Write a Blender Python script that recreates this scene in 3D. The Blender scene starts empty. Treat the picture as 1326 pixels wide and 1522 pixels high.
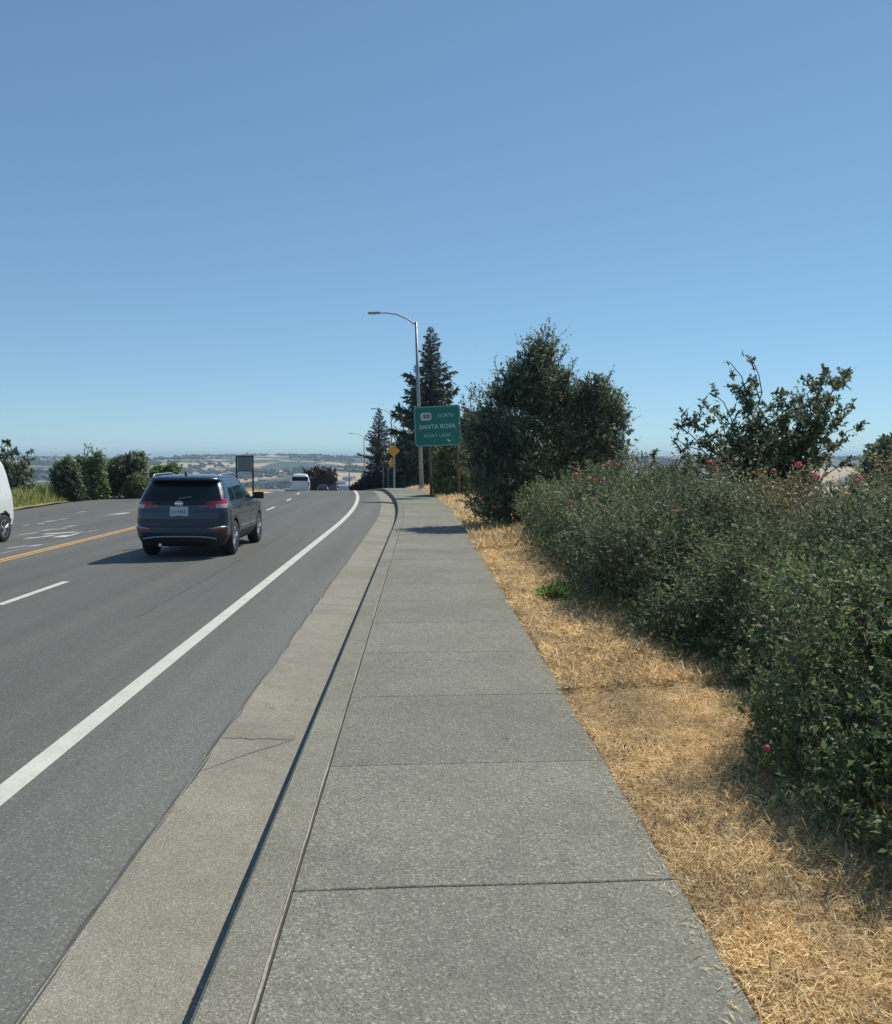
import bpy, bmesh, math, random
import numpy as np
from mathutils import Vector, Matrix
from math import radians as R, sin, cos, pi

C = bpy.context.scene.collection
rng = np.random.default_rng(11)
random.seed(5)

# ------------------------------------------------------------------ camera model
F, CX, CY = 1330.0, 663.0, 761.0
CAM = np.array([0.0, 0.0, 2.0])
YAW, PIT = math.atan(36 / F), math.atan(81 / F)
fw = np.array([sin(YAW) * cos(PIT), cos(YAW) * cos(PIT), -sin(PIT)])
rt = np.array([cos(YAW), -sin(YAW), 0.0])
up = np.cross(rt, fw)

def P(px, py, Y):
    """point seen at photo pixel (px,py) standing Y metres up the road"""
    d = fw + rt * (px - CX) / F + up * (CY - py) / F
    return CAM + d * (Y / d[1])

# ------------------------------------------------------------------ road geometry
def shift(Y):
    Y = np.asarray(Y, float)
    a = -.0018 * np.clip(Y - 25, 0, 33) ** 2
    return a - .119 * np.clip(Y - 58, 0, None)

def zprof(Y):
    Y = np.asarray(Y, float)
    t = np.clip(Y - 52, 0, 5.4)
    return -.004 * t ** 2 - .043 * np.clip(Y - 57.4, 0, None)

def cross(u):
    u = np.asarray(u, float)
    return -.068 * np.clip(-5.8 - u, 0, 3.3) - .012 * np.clip(-9.1 - u, 0, None)

def road(u, Y, dz=0.0):
    return (float(u + shift(Y)), float(Y), float(zprof(Y) + cross(u) + dz))

# ------------------------------------------------------------------ noise
_lat = np.random.default_rng(3).random((256, 256))
def vnoise(x, y):
    xi, yi = np.floor(x).astype(int), np.floor(y).astype(int)
    fx, fy = x - xi, y - yi
    fx, fy = fx * fx * (3 - 2 * fx), fy * fy * (3 - 2 * fy)
    g = lambda a, b: _lat[a % 256, b % 256]
    return (g(xi, yi) * (1 - fx) + g(xi + 1, yi) * fx) * (1 - fy) + (g(xi, yi + 1) * (1 - fx) + g(xi + 1, yi + 1) * fx) * fy
def fbm(x, y, o=4):
    s, a, t = 0, .5, 0
    for k in range(o):
        s = s + a * vnoise(x * 2 ** k + 17.3 * k, y * 2 ** k + 5.1 * k); t += a; a *= .5
    return s / t
def sstep(a, b, x):
    t = np.clip((x - a) / (b - a), 0, 1)
    return t * t * (3 - 2 * t)

# ------------------------------------------------------------------ materials
def ramp_set(cr, stops):
    el = cr.elements
    while len(el) < len(stops): el.new(.5)
    for e, (p, c) in zip(el, stops):
        e.position = p; e.color = (*c, 1)

class Mat:
    def __init__(s, name):
        s.m = bpy.data.materials.new(name); s.m.use_nodes = True
        s.nt = s.m.node_tree; s.n = s.nt.nodes
        s.b = s.n['Principled BSDF']; s.out = s.n['Material Output']
        s.pos = None
    def new(s, t, **k):
        n = s.n.new(t)
        for a, v in k.items(): setattr(n, a, v)
        return n
    def link(s, a, b): s.nt.links.new(a, b)
    def co(s, scale=None):
        if s.pos is None: s.pos = s.new('ShaderNodeNewGeometry')
        if scale is None: return s.pos.outputs['Position']
        mp = s.new('ShaderNodeMapping'); mp.inputs['Scale'].default_value = scale
        s.link(s.pos.outputs['Position'], mp.inputs['Vector']); return mp.outputs[0]
    def noise(s, scale, detail=3, rough=.6, vec=None):
        n = s.new('ShaderNodeTexNoise'); n.inputs['Scale'].default_value = scale
        n.inputs['Detail'].default_value = detail; n.inputs['Roughness'].default_value = rough
        s.link(vec if vec is not None else s.co(), n.inputs['Vector']); return n.outputs['Fac']
    def voro(s, scale, vec=None):
        n = s.new('ShaderNodeTexVoronoi'); n.inputs['Scale'].default_value = scale
        s.link(vec if vec is not None else s.co(), n.inputs['Vector']); return n
    def ramp(s, fac, stops):
        r = s.new('ShaderNodeValToRGB'); ramp_set(r.color_ramp, stops); s.link(fac, r.inputs['Fac']); return r.outputs['Color']
    def mix(s, fac, a, b, mode='MIX'):
        m = s.new('ShaderNodeMix', data_type='RGBA', blend_type=mode)
        for sock, v in ((m.inputs[0], fac), (m.inputs[6], a), (m.inputs[7], b)):
            if hasattr(v, 'links'): s.link(v, sock)
            elif isinstance(v, (int, float)): sock.default_value = v
            else: sock.default_value = (*v, 1)
        return m.outputs[2]
    def bump(s, h, strength=.3, dist=.01):
        b = s.new('ShaderNodeBump'); b.inputs['Strength'].default_value = strength; b.inputs['Distance'].default_value = dist
        s.link(h, b.inputs['Height']); s.link(b.outputs[0], s.b.inputs['Normal'])
    def col(s, c):
        if hasattr(c, 'links'): s.link(c, s.b.inputs['Base Color'])
        else: s.b.inputs['Base Color'].default_value = (*c, 1)
    def set(s, **k):
        for a, v in k.items(): s.b.inputs[a.replace('_', ' ')].default_value = v
        return s

def simple(name, c, rough=.6, metal=0, var=.15, scale=6, **k):
    m = Mat(name)
    n = m.noise(scale, 3)
    m.col(m.ramp(n, [(.3, tuple(x * (1 - var) for x in c)), (.7, tuple(min(1, x * (1 + var)) for x in c))]))
    m.set(Roughness=rough, Metallic=metal, **k)
    return m.m

def asphalt_mat():
    m = Mat('asphalt')
    fine = m.noise(70, 4, .75); gr = m.voro(95); gr2 = m.voro(60)
    big = m.noise(.35, 4, .6, m.co((1, .25, 1))); streak = m.noise(1.0, 3, .55, m.co((1.5, .035, 1)))
    c = m.ramp(fine, [(.25, (.092, .096, .087)), (.5, (.129, .133, .121)), (.75, (.182, .187, .170))])
    sr = m.new('ShaderNodeSeparateColor'); m.link(gr.outputs['Color'], sr.inputs[0])
    c = m.mix(m.ramp(sr.outputs[0], [(.80, (0, 0, 0)), (1, (.75, .75, .75))]), c, (.27, .268, .25))
    c = m.mix(m.ramp(sr.outputs[1], [(.78, (0, 0, 0)), (1, (.7, .7, .7))]), c, (.07, .072, .07))
    sx = m.new('ShaderNodeSeparateXYZ'); m.link(m.co(), sx.inputs[0])
    wob = m.new('ShaderNodeMath', operation='MULTIPLY_ADD'); m.link(m.noise(.8, 3), wob.inputs[0]); wob.inputs[1].default_value = .5; m.link(sx.outputs[0], wob.inputs[2])
    mr = m.new('ShaderNodeMapRange'); m.link(wob.outputs[0], mr.inputs[0]); mr.inputs[1].default_value = -2.75; mr.inputs[2].default_value = -1.9; mr.inputs[3].default_value = .84; mr.inputs[4].default_value = 1.06
    c = m.mix(1.0, c, mr.outputs[0], 'MULTIPLY')
    c = m.mix(1.0, c, m.ramp(big, [(.3, (.86, .87, .88)), (.7, (1.10, 1.09, 1.07))]), 'MULTIPLY')
    c = m.mix(1.0, c, m.ramp(streak, [(.35, (.86, .86, .87)), (.65, (1.08, 1.08, 1.08))]), 'MULTIPLY')
    sp = m.voro(.55, m.co((1, .6, 1))); c = m.mix(m.ramp(sp.outputs['Distance'], [(.03, (.5, .5, .5)), (.11, (0, 0, 0))]), c, (.06, .06, .06))
    m.col(c); m.bump(fine, .6, .008); m.set(Roughness=.88)
    return m.m

def concrete_mat(name, base, speck_lo, speck_hi, sscale=120, amount=1.0, blotch=.14, warm=(1, 1, 1)):
    m = Mat(name)
    v = m.voro(sscale); v2 = m.voro(sscale * .55)
    fine = m.noise(sscale * .8, 3, .7); big = m.noise(1.1, 5, .62); mid = m.noise(7, 4, .6)
    sr = m.new('ShaderNodeSeparateColor'); m.link(v.outputs['Color'], sr.inputs[0]); sr2 = m.new('ShaderNodeSeparateColor'); m.link(v2.outputs['Color'], sr2.inputs[0])
    c = m.ramp(sr.outputs[0], [(.0, speck_lo), (.22, tuple(.72 * b for b in base)), (.55, base), (.86, tuple(1.22 * b for b in base)), (1, speck_hi)])
    c2 = m.ramp(sr2.outputs[1], [(.0, tuple(.55 * b for b in base)), (.5, base), (1, tuple(1.4 * b for b in base))])
    c = m.mix(.3, c, c2)
    c = m.mix(1 - amount, c, base)
    c = m.mix(1.0, c, m.ramp(fine, [(.3, (.82, .82, .82)), (.7, (1.14, 1.14, 1.14))]), 'MULTIPLY')
    c = m.mix(1.0, c, m.ramp(big, [(.3, (1 - blotch,) * 3), (.7, (1 + blotch * .6,) * 3)]), 'MULTIPLY')
    c = m.mix(1.0, c, m.ramp(mid, [(.35, (.93, .93, .92)), (.68, (1.05, 1.05, 1.05))]), 'MULTIPLY')
    g = m.new('ShaderNodeNewGeometry')
    c = m.mix(1.0, c, m.ramp(g.outputs['Random Per Island'], [(0, (.90, .90, .90)), (.5, (1, .995, .98)), (1, (1.07, 1.07, 1.07))]), 'MULTIPLY')
    gum = m.voro(1.3); c = m.mix(m.ramp(gum.outputs['Distance'], [(.028, (.55, .55, .55)), (.045, (0, 0, 0))]), c, tuple(.35 * b for b in base))
    st = m.noise(.55, 5, .68, m.co((1, .8, 1))); c = m.mix(m.ramp(st, [(.50, (0, 0, 0)), (.68, (.5, .5, .5))]), c, tuple(.55 * b for b in base))
    m.col(c); m.bump(v.outputs['Distance'], .6 * amount, .005); m.set(Roughness=.92)
    return m.m

def paint_mat(name, c, wear=.5):
    m = Mat(name)
    n = m.noise(30, 5, .75); b = m.noise(2.5, 3)
    c1 = m.mix(m.ramp(n, [(.50 + .08 * (1 - wear), (0, 0, 0)), (.72, (wear,) * 3)]), c, (.17, .17, .17))
    c1 = m.mix(1.0, c1, m.ramp(b, [(.3, (.86, .86, .85)), (.7, (1.02, 1.02, 1.02))]), 'MULTIPLY')
    m.col(c1); m.set(Roughness=.75)
    return m.m

def leaf_mat(name, cols, trans=.3, rough=.6, big=None, spec=.22, gain=1.0, lo=.66, tint=(1, 1, 1)):
    rough = max(rough, .6); cols = [tuple(x * gain * t for x, t in zip(c, tint)) for c in cols]
    m = Mat(name)
    g = m.new('ShaderNodeNewGeometry'); n = len(cols)
    c = m.ramp(g.outputs['Random Per Island'], [(i / max(1, n - 1), x) for i, x in enumerate(cols)])
    if big:
        c = m.mix(1.0, c, m.ramp(m.noise(big, 3), [(.33, (lo, lo, lo * .97)), (.66, (1.30, 1.26, 1.14))]), 'MULTIPLY')
    m.col(c); m.set(Roughness=rough)
    m.b.inputs['Specular IOR Level'].default_value = spec
    t = m.new('ShaderNodeBsdfTranslucent'); m.link(c, t.inputs['Color'])
    mx = m.new('ShaderNodeMixShader'); mx.inputs[0].default_value = trans
    m.link(m.b.outputs[0], mx.inputs[1]); m.link(t.outputs[0], mx.inputs[2]); m.link(mx.outputs[0], m.out.inputs['Surface'])
    return m.m

def ground_mat(name, stops, scale=9):
    m = Mat(name)
    n = m.noise(scale, 5, .7); f = m.noise(scale * 12, 3, .7)
    c = m.mix(1.0, m.ramp(n, stops), m.ramp(f, [(.3, (.7, .7, .7)), (.7, (1.25, 1.25, 1.25))]), 'MULTIPLY')
    m.col(c); m.bump(f, .8, .02); m.set(Roughness=.95)
    return m.m

def terrain_mat():
    m = Mat('hill_grassland')
    n = m.noise(.0042, 6, .62, m.co((1, .8, 1))); n2 = m.noise(.011, 5, .65); n3 = m.noise(.03, 3, .6)
    woods = m.ramp(n, [(.465, (0, 0, 0)), (.50, (1, 1, 1))])
    gold = m.ramp(n2, [(.3, (.38, .28, .16)), (.5, (.54, .40, .25)), (.7, (.42, .33, .19))])
    green = m.ramp(n3, [(.3, (.028, .045, .034)), (.7, (.065, .085, .055))])
    m.col(m.mix(woods, gold, green)); m.set(Roughness=1)
    return m.m

M = {}
M['asphalt'] = asphalt_mat()
M['walk'] = concrete_mat('aggregate_concrete', (.224, .219, .176), (.085, .085, .07), (.56, .54, .46), 112, .8)
M['gutter'] = concrete_mat('gutter_concrete', (.278, .260, .212), (.20, .20, .16), (.52, .49, .42), 150, .8, .16)
M['kerb'] = concrete_mat('kerb_concrete', (.235, .226, .180), (.13, .125, .10), (.46, .44, .37), 140, .85, .16)
M['joint'] = simple('joint_dirt', (.075, .068, .055), .95, var=.3)
M['lip_highlight'] = simple('joint_highlight', (.34, .32, .26), .9, var=.25, scale=25)  # pale strip: highlight along the kerb joint put into the colour
M['crack'] = simple('crack_fill', (.085, .083, .078), .9, var=.2)
M['stain'] = simple('gutter_stain', (.20, .185, .155), .9, var=.2, scale=20)
M['white_paint'] = paint_mat('white_road_paint', (.63, .615, .55), .6)
M['worn_paint'] = paint_mat('worn_road_paint', (.60, .60, .57), .6)
M['yellow_paint'] = paint_mat('yellow_road_paint', (.62, .36, .11), .5)
M['verge'] = ground_mat('dry_verge_soil', [(.25, (.30, .21, .115)), (.5, (.52, .39, .23)), (.75, (.66, .53, .33))])
M['verge_l'] = ground_mat('left_verge_soil', [(.25, (.20, .16, .08)), (.5, (.30, .26, .12)), (.75, (.42, .36, .18))], 2)
M['straw'] = leaf_mat('straw', [(.24, .155, .08), (.52, .385, .21), (.64, .495, .29), (.72, .585, .36), (.80, .70, .49), (.58, .425, .23), (.33, .215, .105), (.68, .545, .32)], .3, .8, 2.4, gain=1.24, lo=.76)
M['hedge'] = leaf_mat('rose_leaf', [(.026, .042, .026), (.045, .062, .034), (.07, .09, .045), (.036, .052, .032), (.095, .095, .055), (.055, .075, .04), (.11, .085, .06)], .45, .6, 1.1, gain=2.5, spec=.4, tint=(.97, 1.05, 1.0))
M['hedge_red'] = leaf_mat('rose_young_leaf', [(.05, .065, .035), (.085, .085, .045), (.16, .09, .06), (.075, .09, .045), (.12, .075, .055)], .3, .45, 1.1, gain=2.5, spec=.4, tint=(.97, 1.05, 1.0))
M['hedge_lush'] = leaf_mat('rose_lush_leaf', [(.022, .038, .022), (.04, .058, .030), (.07, .095, .040), (.032, .048, .028), (.09, .11, .05), (.09, .075, .05)], .45, .6, 1.1, gain=2.5, spec=.4, tint=(.97, 1.05, 1.0))
M['oak'] = leaf_mat('oak_leaf', [(.05, .075, .05), (.09, .12, .07), (.15, .18, .09), (.07, .10, .06), (.20, .21, .12)], .4, .6, .8, gain=1.6, lo=.5, spec=.5, tint=(.97, 1, 1.15))
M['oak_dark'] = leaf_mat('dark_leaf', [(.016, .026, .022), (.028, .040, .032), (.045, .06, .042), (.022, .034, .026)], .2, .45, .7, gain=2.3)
M['shaded'] = leaf_mat('shaded_leaf', [(.012, .020, .020), (.020, .030, .030), (.03, .04, .036)], .1)  # near-black leaf colour with the sloping shrub's deep shade painted in
M['olive'] = leaf_mat('olive_leaf', [(.06, .075, .035), (.10, .115, .055), (.14, .15, .07), (.08, .095, .045)], .3, .5, .6, gain=2.2)
M['sapling'] = leaf_mat('sapling_leaf', [(.05, .085, .035), (.085, .125, .05), (.12, .16, .065), (.065, .10, .04)], .35, .5, gain=2.3)
M['conifer'] = leaf_mat('conifer_needle', [(.018, .028, .024), (.030, .043, .034), (.045, .06, .044), (.07, .075, .05)], .12, .55, gain=2.0)
M['rust_leaf'] = leaf_mat('reddish_leaf', [(.05, .035, .03), (.09, .06, .045), (.12, .085, .06)], .2, .5, gain=.8)
M['litter'] = leaf_mat('dead_leaf', [(.10, .06, .035), (.16, .10, .06), (.24, .15, .08), (.07, .045, .035)], .1, .8)
M['weed'] = leaf_mat('weed_leaf', [(.09, .15, .03), (.16, .24, .06), (.22, .28, .08)], .35, .5, gain=1.5)
M['weeds_l'] = leaf_mat('verge_weed', [(.10, .15, .045), (.18, .24, .075), (.30, .30, .11), (.40, .34, .15), (.13, .18, .055)], .3, .6, gain=1.45)
M['petal'] = leaf_mat('rose_petal', [(.50, .09, .13), (.66, .20, .24), (.74, .34, .36)], .35, .5, gain=1.25)
M['bark'] = simple('bark', (.11, .085, .065), .9, var=.35, scale=14)
M['twig'] = simple('twig', (.24, .17, .12), .9, var=.35, scale=25)
M['dark_bark'] = simple('dark_bark', (.05, .042, .036), .9, var=.35, scale=8)
M['galv'] = simple('galvanised_steel', (.30, .32, .34), .5, .55, var=.12, scale=3)
M['grey_paint'] = simple('grey_post', (.22, .235, .25), .6, .2, var=.1)
M['wood_post'] = simple('timber_post', (.085, .068, .055), .9, var=.3, scale=10)
M['sign_green'] = simple('sign_green', (.0, .145, .125), .6, var=.1, scale=1.5)
M['sign_letter'] = simple('sign_letter', (.34, .50, .48), .6, var=.1)
M['sign_white'] = simple('sign_white', (.48, .56, .60), .6, var=.05)
M['sign_ink'] = simple('sign_ink', (.07, .07, .13), .6, var=.1)
M['orange'] = simple('warning_orange', (.60, .27, .03), .6, var=.08, scale=2)
M['black_ink'] = simple('black_ink', (.03, .03, .03), .6)
M['sign_back'] = simple('sign_back', (.155, .185, .205), .6, .2, var=.1)
M['frame_dark'] = simple('dark_frame', (.03, .035, .045), .6)
M['rubber'] = simple('rubber', (.02, .02, .021), .85)
M['rim'] = simple('alloy_rim', (.40, .41, .43), .35, .7, var=.05)
M['chrome'] = simple('chrome', (.72, .74, .76), .15, 1, var=.03)
M['silver'] = simple('silver_trim', (.35, .37, .39), .35, .6, var=.05)
M['glass'] = simple('tinted_glass', (.008, .010, .012), .06, var=.05)
M['plastic'] = simple('black_plastic', (.018, .019, .021), .6, var=.1)
M['suv'] = simple('slate_car_paint', (.026, .040, .064), .30, .25, var=.04, scale=1.5, Coat_Weight=.45, Coat_Roughness=.08)
M['white_car'] = simple('white_car_paint', (.74, .76, .74), .35, var=.03, scale=1.5, Coat_Weight=.4)
M['dark_car'] = simple('dark_car_paint', (.018, .02, .035), .3, .2, var=.05)
M['lens'] = simple('red_lens', (.38, .018, .035), .15, var=.1, Coat_Weight=.6)
M['lens_pale'] = simple('clear_lens', (.60, .42, .44), .15, var=.05)
M['plate'] = simple('plate_white', (.52, .53, .58), .5, var=.04)
M['plate_ink'] = simple('plate_ink', (.05, .06, .15), .6)
M['van_ink'] = simple('van_lettering', (.36, .30, .29), .6)
M['lamp_glass'] = simple('lamp_lens', (.55, .55, .52), .3)
M['terrain'] = terrain_mat()
M['far_leaf'] = leaf_mat('far_tree', [(.022, .034, .026), (.036, .05, .034), (.055, .068, .042)], .1, .7)
M['house_wall'] = simple('pale_wall', (.40, .39, .37), .8, var=.15, scale=.03)
M['house_roof'] = simple('grey_roof', (.24, .24, .26), .8, var=.25, scale=.03)

# ------------------------------------------------------------------ mesh helpers
def tag(o, label=None, cat=None, group=None, kind=None):
    if label: o['label'] = label
    if cat: o['category'] = cat
    if group: o['group'] = group
    if kind: o['kind'] = kind
    return o

def link(name, me, mat, parent=None, smooth=False):
    o = bpy.data.objects.new(name, me); C.objects.link(o)
    for m in (mat if isinstance(mat, (list, tuple)) else [mat]): me.materials.append(m)
    if parent is not None: o.parent = parent
    if smooth: me.polygons.foreach_set('use_smooth', [True] * len(me.polygons))
    return o

def empty(name, loc=(0, 0, 0), rz=0):
    o = bpy.data.objects.new(name, None); C.objects.link(o)
    o.location = loc; o.rotation_euler.z = rz; o.empty_display_size = .3
    return o

def quads(name, V, mat, parent=None, nper=4):
    """V: (n,nper,3) loose faces -> one mesh"""
    V = np.asarray(V, np.float32); n = len(V)
    me = bpy.data.meshes.new(name)
    me.vertices.add(n * nper); me.vertices.foreach_set('co', V.reshape(-1))
    me.loops.add(n * nper); me.loops.foreach_set('vertex_index', np.arange(n * nper, dtype=np.int32))
    me.polygons.add(n); me.polygons.foreach_set('loop_start', np.arange(n, dtype=np.int32) * nper)
    me.update(calc_edges=True); me.validate()
    return link(name, me, mat, parent)

class MB:
    def __init__(s): s.v = []; s.f = []
    def add(s, vs, fs):
        b = len(s.v); s.v += [tuple(map(float, v)) for v in vs]; s.f += [tuple(b + i for i in f) for f in fs]
    def grid(s, fn, us, vs):
        b = len(s.v); n = len(vs)
        s.v += [tuple(map(float, fn(u, v))) for u in us for v in vs]
        s.f += [(b + i * n + j, b + i * n + j + 1, b + (i + 1) * n + j + 1, b + (i + 1) * n + j) for i in range(len(us) - 1) for j in range(n - 1)]
    def box(s, c, d, rot=None, bev=0):
        bm = bmesh.new(); bmesh.ops.create_cube(bm, size=1)
        for v in bm.verts: v.co = Vector((v.co.x * d[0], v.co.y * d[1], v.co.z * d[2]))
        if bev: bmesh.ops.bevel(bm, geom=bm.edges[:], offset=bev, segments=2, affect='EDGES', profile=.6)
        m = Matrix.Translation(c) @ (rot.to_4x4() if rot else Matrix())
        bm.transform(m); s.bm(bm)
    def bm(s, bm):
        bm.verts.index_update(); b = len(s.v)
        s.v += [tuple(v.co) for v in bm.verts]; s.f += [tuple(b + v.index for v in f.verts) for f in bm.faces]; bm.free()
    def tube(s, pts, rad, n=6, cap=True):
        pts = [Vector(p) for p in pts]; b = len(s.v); k = len(pts)
        if not isinstance(rad, (list, tuple, np.ndarray)): rad = [rad] * k
        for i, p in enumerate(pts):
            t = (pts[min(i + 1, k - 1)] - pts[max(i - 1, 0)]).normalized()
            a = t.cross(Vector((0, 0, 1)) if abs(t.z) < .9 else Vector((1, 0, 0))).normalized(); c = t.cross(a)
            for q in range(n):
                an = 2 * pi * q / n
                s.v.append(tuple(p + (a * cos(an) + c * sin(an)) * rad[i]))
        for i in range(k - 1):
            for q in range(n):
                s.f.append((b + i * n + q, b + i * n + (q + 1) % n, b + (i + 1) * n + (q + 1) % n, b + (i + 1) * n + q))
        if cap:
            s.f.append(tuple(b + q for q in range(n))[::-1]); s.f.append(tuple(b + (k - 1) * n + q for q in range(n)))
    def lathe(s, prof, n, mat):
        """prof: (r, h) about local x axis"""
        b = len(s.v)
        for r, h in prof:
            for q in range(n):
                a = 2 * pi * q / n; s.v.append(tuple(mat @ Vector((h, r * cos(a), r * sin(a)))))
        for i in range(len(prof) - 1):
            for q in range(n):
                s.f.append((b + i * n + q, b + i * n + (q + 1) % n, b + (i + 1) * n + (q + 1) % n, b + (i + 1) * n + q))
    def build(s, name, mat, parent=None, smooth=False):
        me = bpy.data.meshes.new(name); me.from_pydata(s.v, [], s.f); me.update()
        bm = bmesh.new(); bm.from_mesh(me); bmesh.ops.recalc_face_normals(bm, faces=bm.faces); bm.to_mesh(me); bm.free()
        return link(name, me, mat, parent, smooth)

def text_mesh(name, s, size, mat, parent, loc, rot, ext=.002, width=None, bold=0):
    cu = bpy.data.curves.new(name, 'FONT'); cu.body = s; cu.size = size; cu.align_x = 'CENTER'; cu.align_y = 'CENTER'; cu.extrude = ext; cu.offset = bold
    o = bpy.data.objects.new(name, cu); C.objects.link(o)
    bpy.context.view_layer.update()
    me = bpy.data.meshes.new_from_object(o.evaluated_get(bpy.context.evaluated_depsgraph_get()))
    bpy.data.objects.remove(o); bpy.data.curves.remove(cu)
    if width:
        xs = [v.co.x for v in me.vertices]; k = width / (max(xs) - min(xs))
        for v in me.vertices: v.co.x *= k
    o = link(name, me, mat, parent); o.location = loc; o.rotation_euler = rot
    return o

# ------------------------------------------------------------------ terrain
def terrain_z(X, Y):
    X, Y = np.asarray(X, float), np.asarray(Y, float)
    u = X - shift(np.clip(Y, 0, 400))
    d = np.maximum(np.maximum(u - 12, -26 - u), 0)
    side = -.11 * d
    z = np.where(Y > 0, zprof(np.clip(Y, 0, None)), 0) - .35 + side
    z = np.maximum(z, -42 + 5 * (fbm(X / 300, Y / 300) - .5))
    rr = np.hypot(X, Y)
    z = z + sstep(1250, 3300, rr) * (36 + 46 * (fbm(X / 800 + 3, Y / 800) - .5)) + sstep(1050, 1800, rr) * 80 * (fbm(X / 430 + 9, Y / 520 + 4, 3) - .50)
    z = z - sstep(4000, 6000, rr) * 16
    return np.where(z > -4, -4 + (z + 4) * .42, z)

def warp(n, near, far):
    t = np.linspace(-1, 1, n); return np.sign(t) * (near * np.abs(t) + (far - near) * np.abs(t) ** 3.2)
xs = warp(341, 700, 9000)
ys = np.concatenate([np.linspace(-120, 160, 57), 160 + (np.linspace(0, 1, 260)[1:] ** 2.0) * 8800])
XX, YY = np.meshgrid(xs, ys, indexing='ij')
ZZ = terrain_z(XX, YY)
mb = MB(); nx, ny = XX.shape
mb.v = [tuple(p) for p in np.stack([XX, YY, ZZ], -1).reshape(-1, 3)]
mb.f = [(i * ny + j, (i + 1) * ny + j, (i + 1) * ny + j + 1, i * ny + j + 1) for i in range(nx - 1) for j in range(ny - 1)]
tag(mb.build('ground', M['terrain'], smooth=True), kind='structure')

# far woods on the hills and in the valley
def blob_forest(pts, sizes, name):
    bm = bmesh.new(); bmesh.ops.create_icosphere(bm, subdivisions=1, radius=1)
    base = np.array([v.co for v in bm.verts]); fc = np.array([[v.index for v in f.verts] for f in bm.faces]); bm.free()
    n = len(pts); nv = len(base)
    V = base[None] * (1 + .35 * rng.standard_normal((n, nv, 1))) * sizes[:, None, None] * np.array([1.15, 1.15, .85])
    V = V + pts[:, None, :]; V[:, :, 2] += (sizes * .6)[:, None]
    Fc = fc[None] + (np.arange(n) * nv)[:, None, None]
    T = V.reshape(-1, 3)[Fc.reshape(-1, 3)]
    return quads(name, T, M['far_leaf'], None, 3)
n = 60000
aa = rng.uniform(-.62, .62, n); rr = 800 + 3400 * rng.random(n) ** .8
X = np.sin(aa) * rr; Y = np.cos(aa) * rr
keep = fbm(X / 260 + 40, Y / 330 + 11, 4) + .02 * rng.standard_normal(n) > .55
X, Y, rr = X[keep][:9000], Y[keep][:9000], rr[keep][:9000]
tag(blob_forest(np.stack([X, Y, terrain_z(X, Y)], -1), rng.uniform(3.0, 6.5, len(X)), 'far_woods'),
    'dark far-off tree clumps scattered over the hazy golden hills', 'woods', kind='stuff')

# ------------------------------------------------------------------ road, gutter, kerb, walk
Ys = np.concatenate([np.arange(-8, 30, 1.0), np.arange(30, 70, .5), np.arange(70, 260, 4.0)])
mb = MB(); mb.grid(lambda u, Y: road(u, Y), [-18.2, -17.5, -16, -14, -12, -10.5, -9.1, -8, -7, -5.8, -5, -4, -3, -2.2, -1.40], Ys)
tag(mb.build('road', M['asphalt'], smooth=True), kind='structure')

def strip(mb, ua, ub, y0, y1, dz, step=.5, wig=0):
    n = max(2, int((y1 - y0) / step) + 1)
    yy = np.linspace(y0, y1, n)
    off = [random.uniform(-wig, wig) for _ in yy]
    b = len(mb.v)
    for k, y in enumerate(yy):
        mb.v.append(road(ua + off[k], y, dz)); mb.v.append(road(ub + off[k], y, dz))
    for k in range(n - 1): mb.f.append((b + 2 * k, b + 2 * k + 1, b + 2 * k + 3, b + 2 * k + 2))

mb = MB(); strip(mb, -2.58, -2.42, -5, 120, .004); tag(mb.build('edge_line_marking', M['white_paint']), kind='structure')
mb = MB()
for k in range(9):
    e = 14.5 + 7.3 * (k - 1); strip(mb, -5.80, -5.68, e - 2.3, e, .004)
tag(mb.build('lane_dash_marking', M['white_paint']), kind='structure')
mb = MB()
strip(mb, -9.03, -8.90, -5, 46.5, .004); strip(mb, -9.25, -9.12, -5, 46.5, .004)
tag(mb.build('centre_line_marking', M['yellow_paint']), kind='structure')
# broad worn lettering and an arrow painted in the turn pocket on the far side
def gpix(px, py, h=2.25):
    d = fw + rt * (px - CX) / F + up * (CY - py) / F
    t = -h / d[2]; p = CAM + d * t
    return p[0] - float(shift(p[1])), p[1]
mb = MB()
def stroke(pts, w):
    pts = [np.array(gpix(*p)) for p in pts]
    for a, b in zip(pts[:-1], pts[1:]):
        n = max(2, int(np.linalg.norm(b - a) / .4) + 1); i0 = len(mb.v)
        for k in range(n):
            p = a + (b - a) * k / (n - 1)
            mb.v.append(road(p[0], p[1] - w, .005)); mb.v.append(road(p[0], p[1] + w, .005))
        for k in range(n - 1): mb.f.append((i0 + 2 * k, i0 + 2 * k + 1, i0 + 2 * k + 3, i0 + 2 * k + 2))
for pts, w in [([(0, 824), (34, 817)], .28), ([(10, 816), (40, 812)], .16), ([(44, 813), (62, 811)], .2),
               ([(38, 800.5), (58, 799)], .2), ([(60, 798.5), (82, 796)], .3), ([(84, 798), (104, 797.5)], .35), ([(104, 797), (119, 792)], .4),
               ([(66, 794), (112, 791.5)], .22), ([(128, 792), (147, 788.5)], .3),
               ([(28, 795), (56, 791.5)], .22), ([(62, 788.5), (80, 786.5)], .25), ([(98, 783), (110, 781.5)], .4), ([(82, 787), (98, 785.5)], .14),
               ([(66, 774.5), (82, 773)], .3), ([(88, 771.5), (100, 770)], .3), ([(55, 777.5), (66, 777)], .15), ([(34, 780), (44, 779)], .2),
               ([(46, 769), (56, 767.5)], .35), ([(114, 760.5), (128, 759)], .3)]:
    stroke(pts, w)
tag(mb.build('worn_lettering_marking', M['worn_paint']), kind='structure')
mb = MB()
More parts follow.
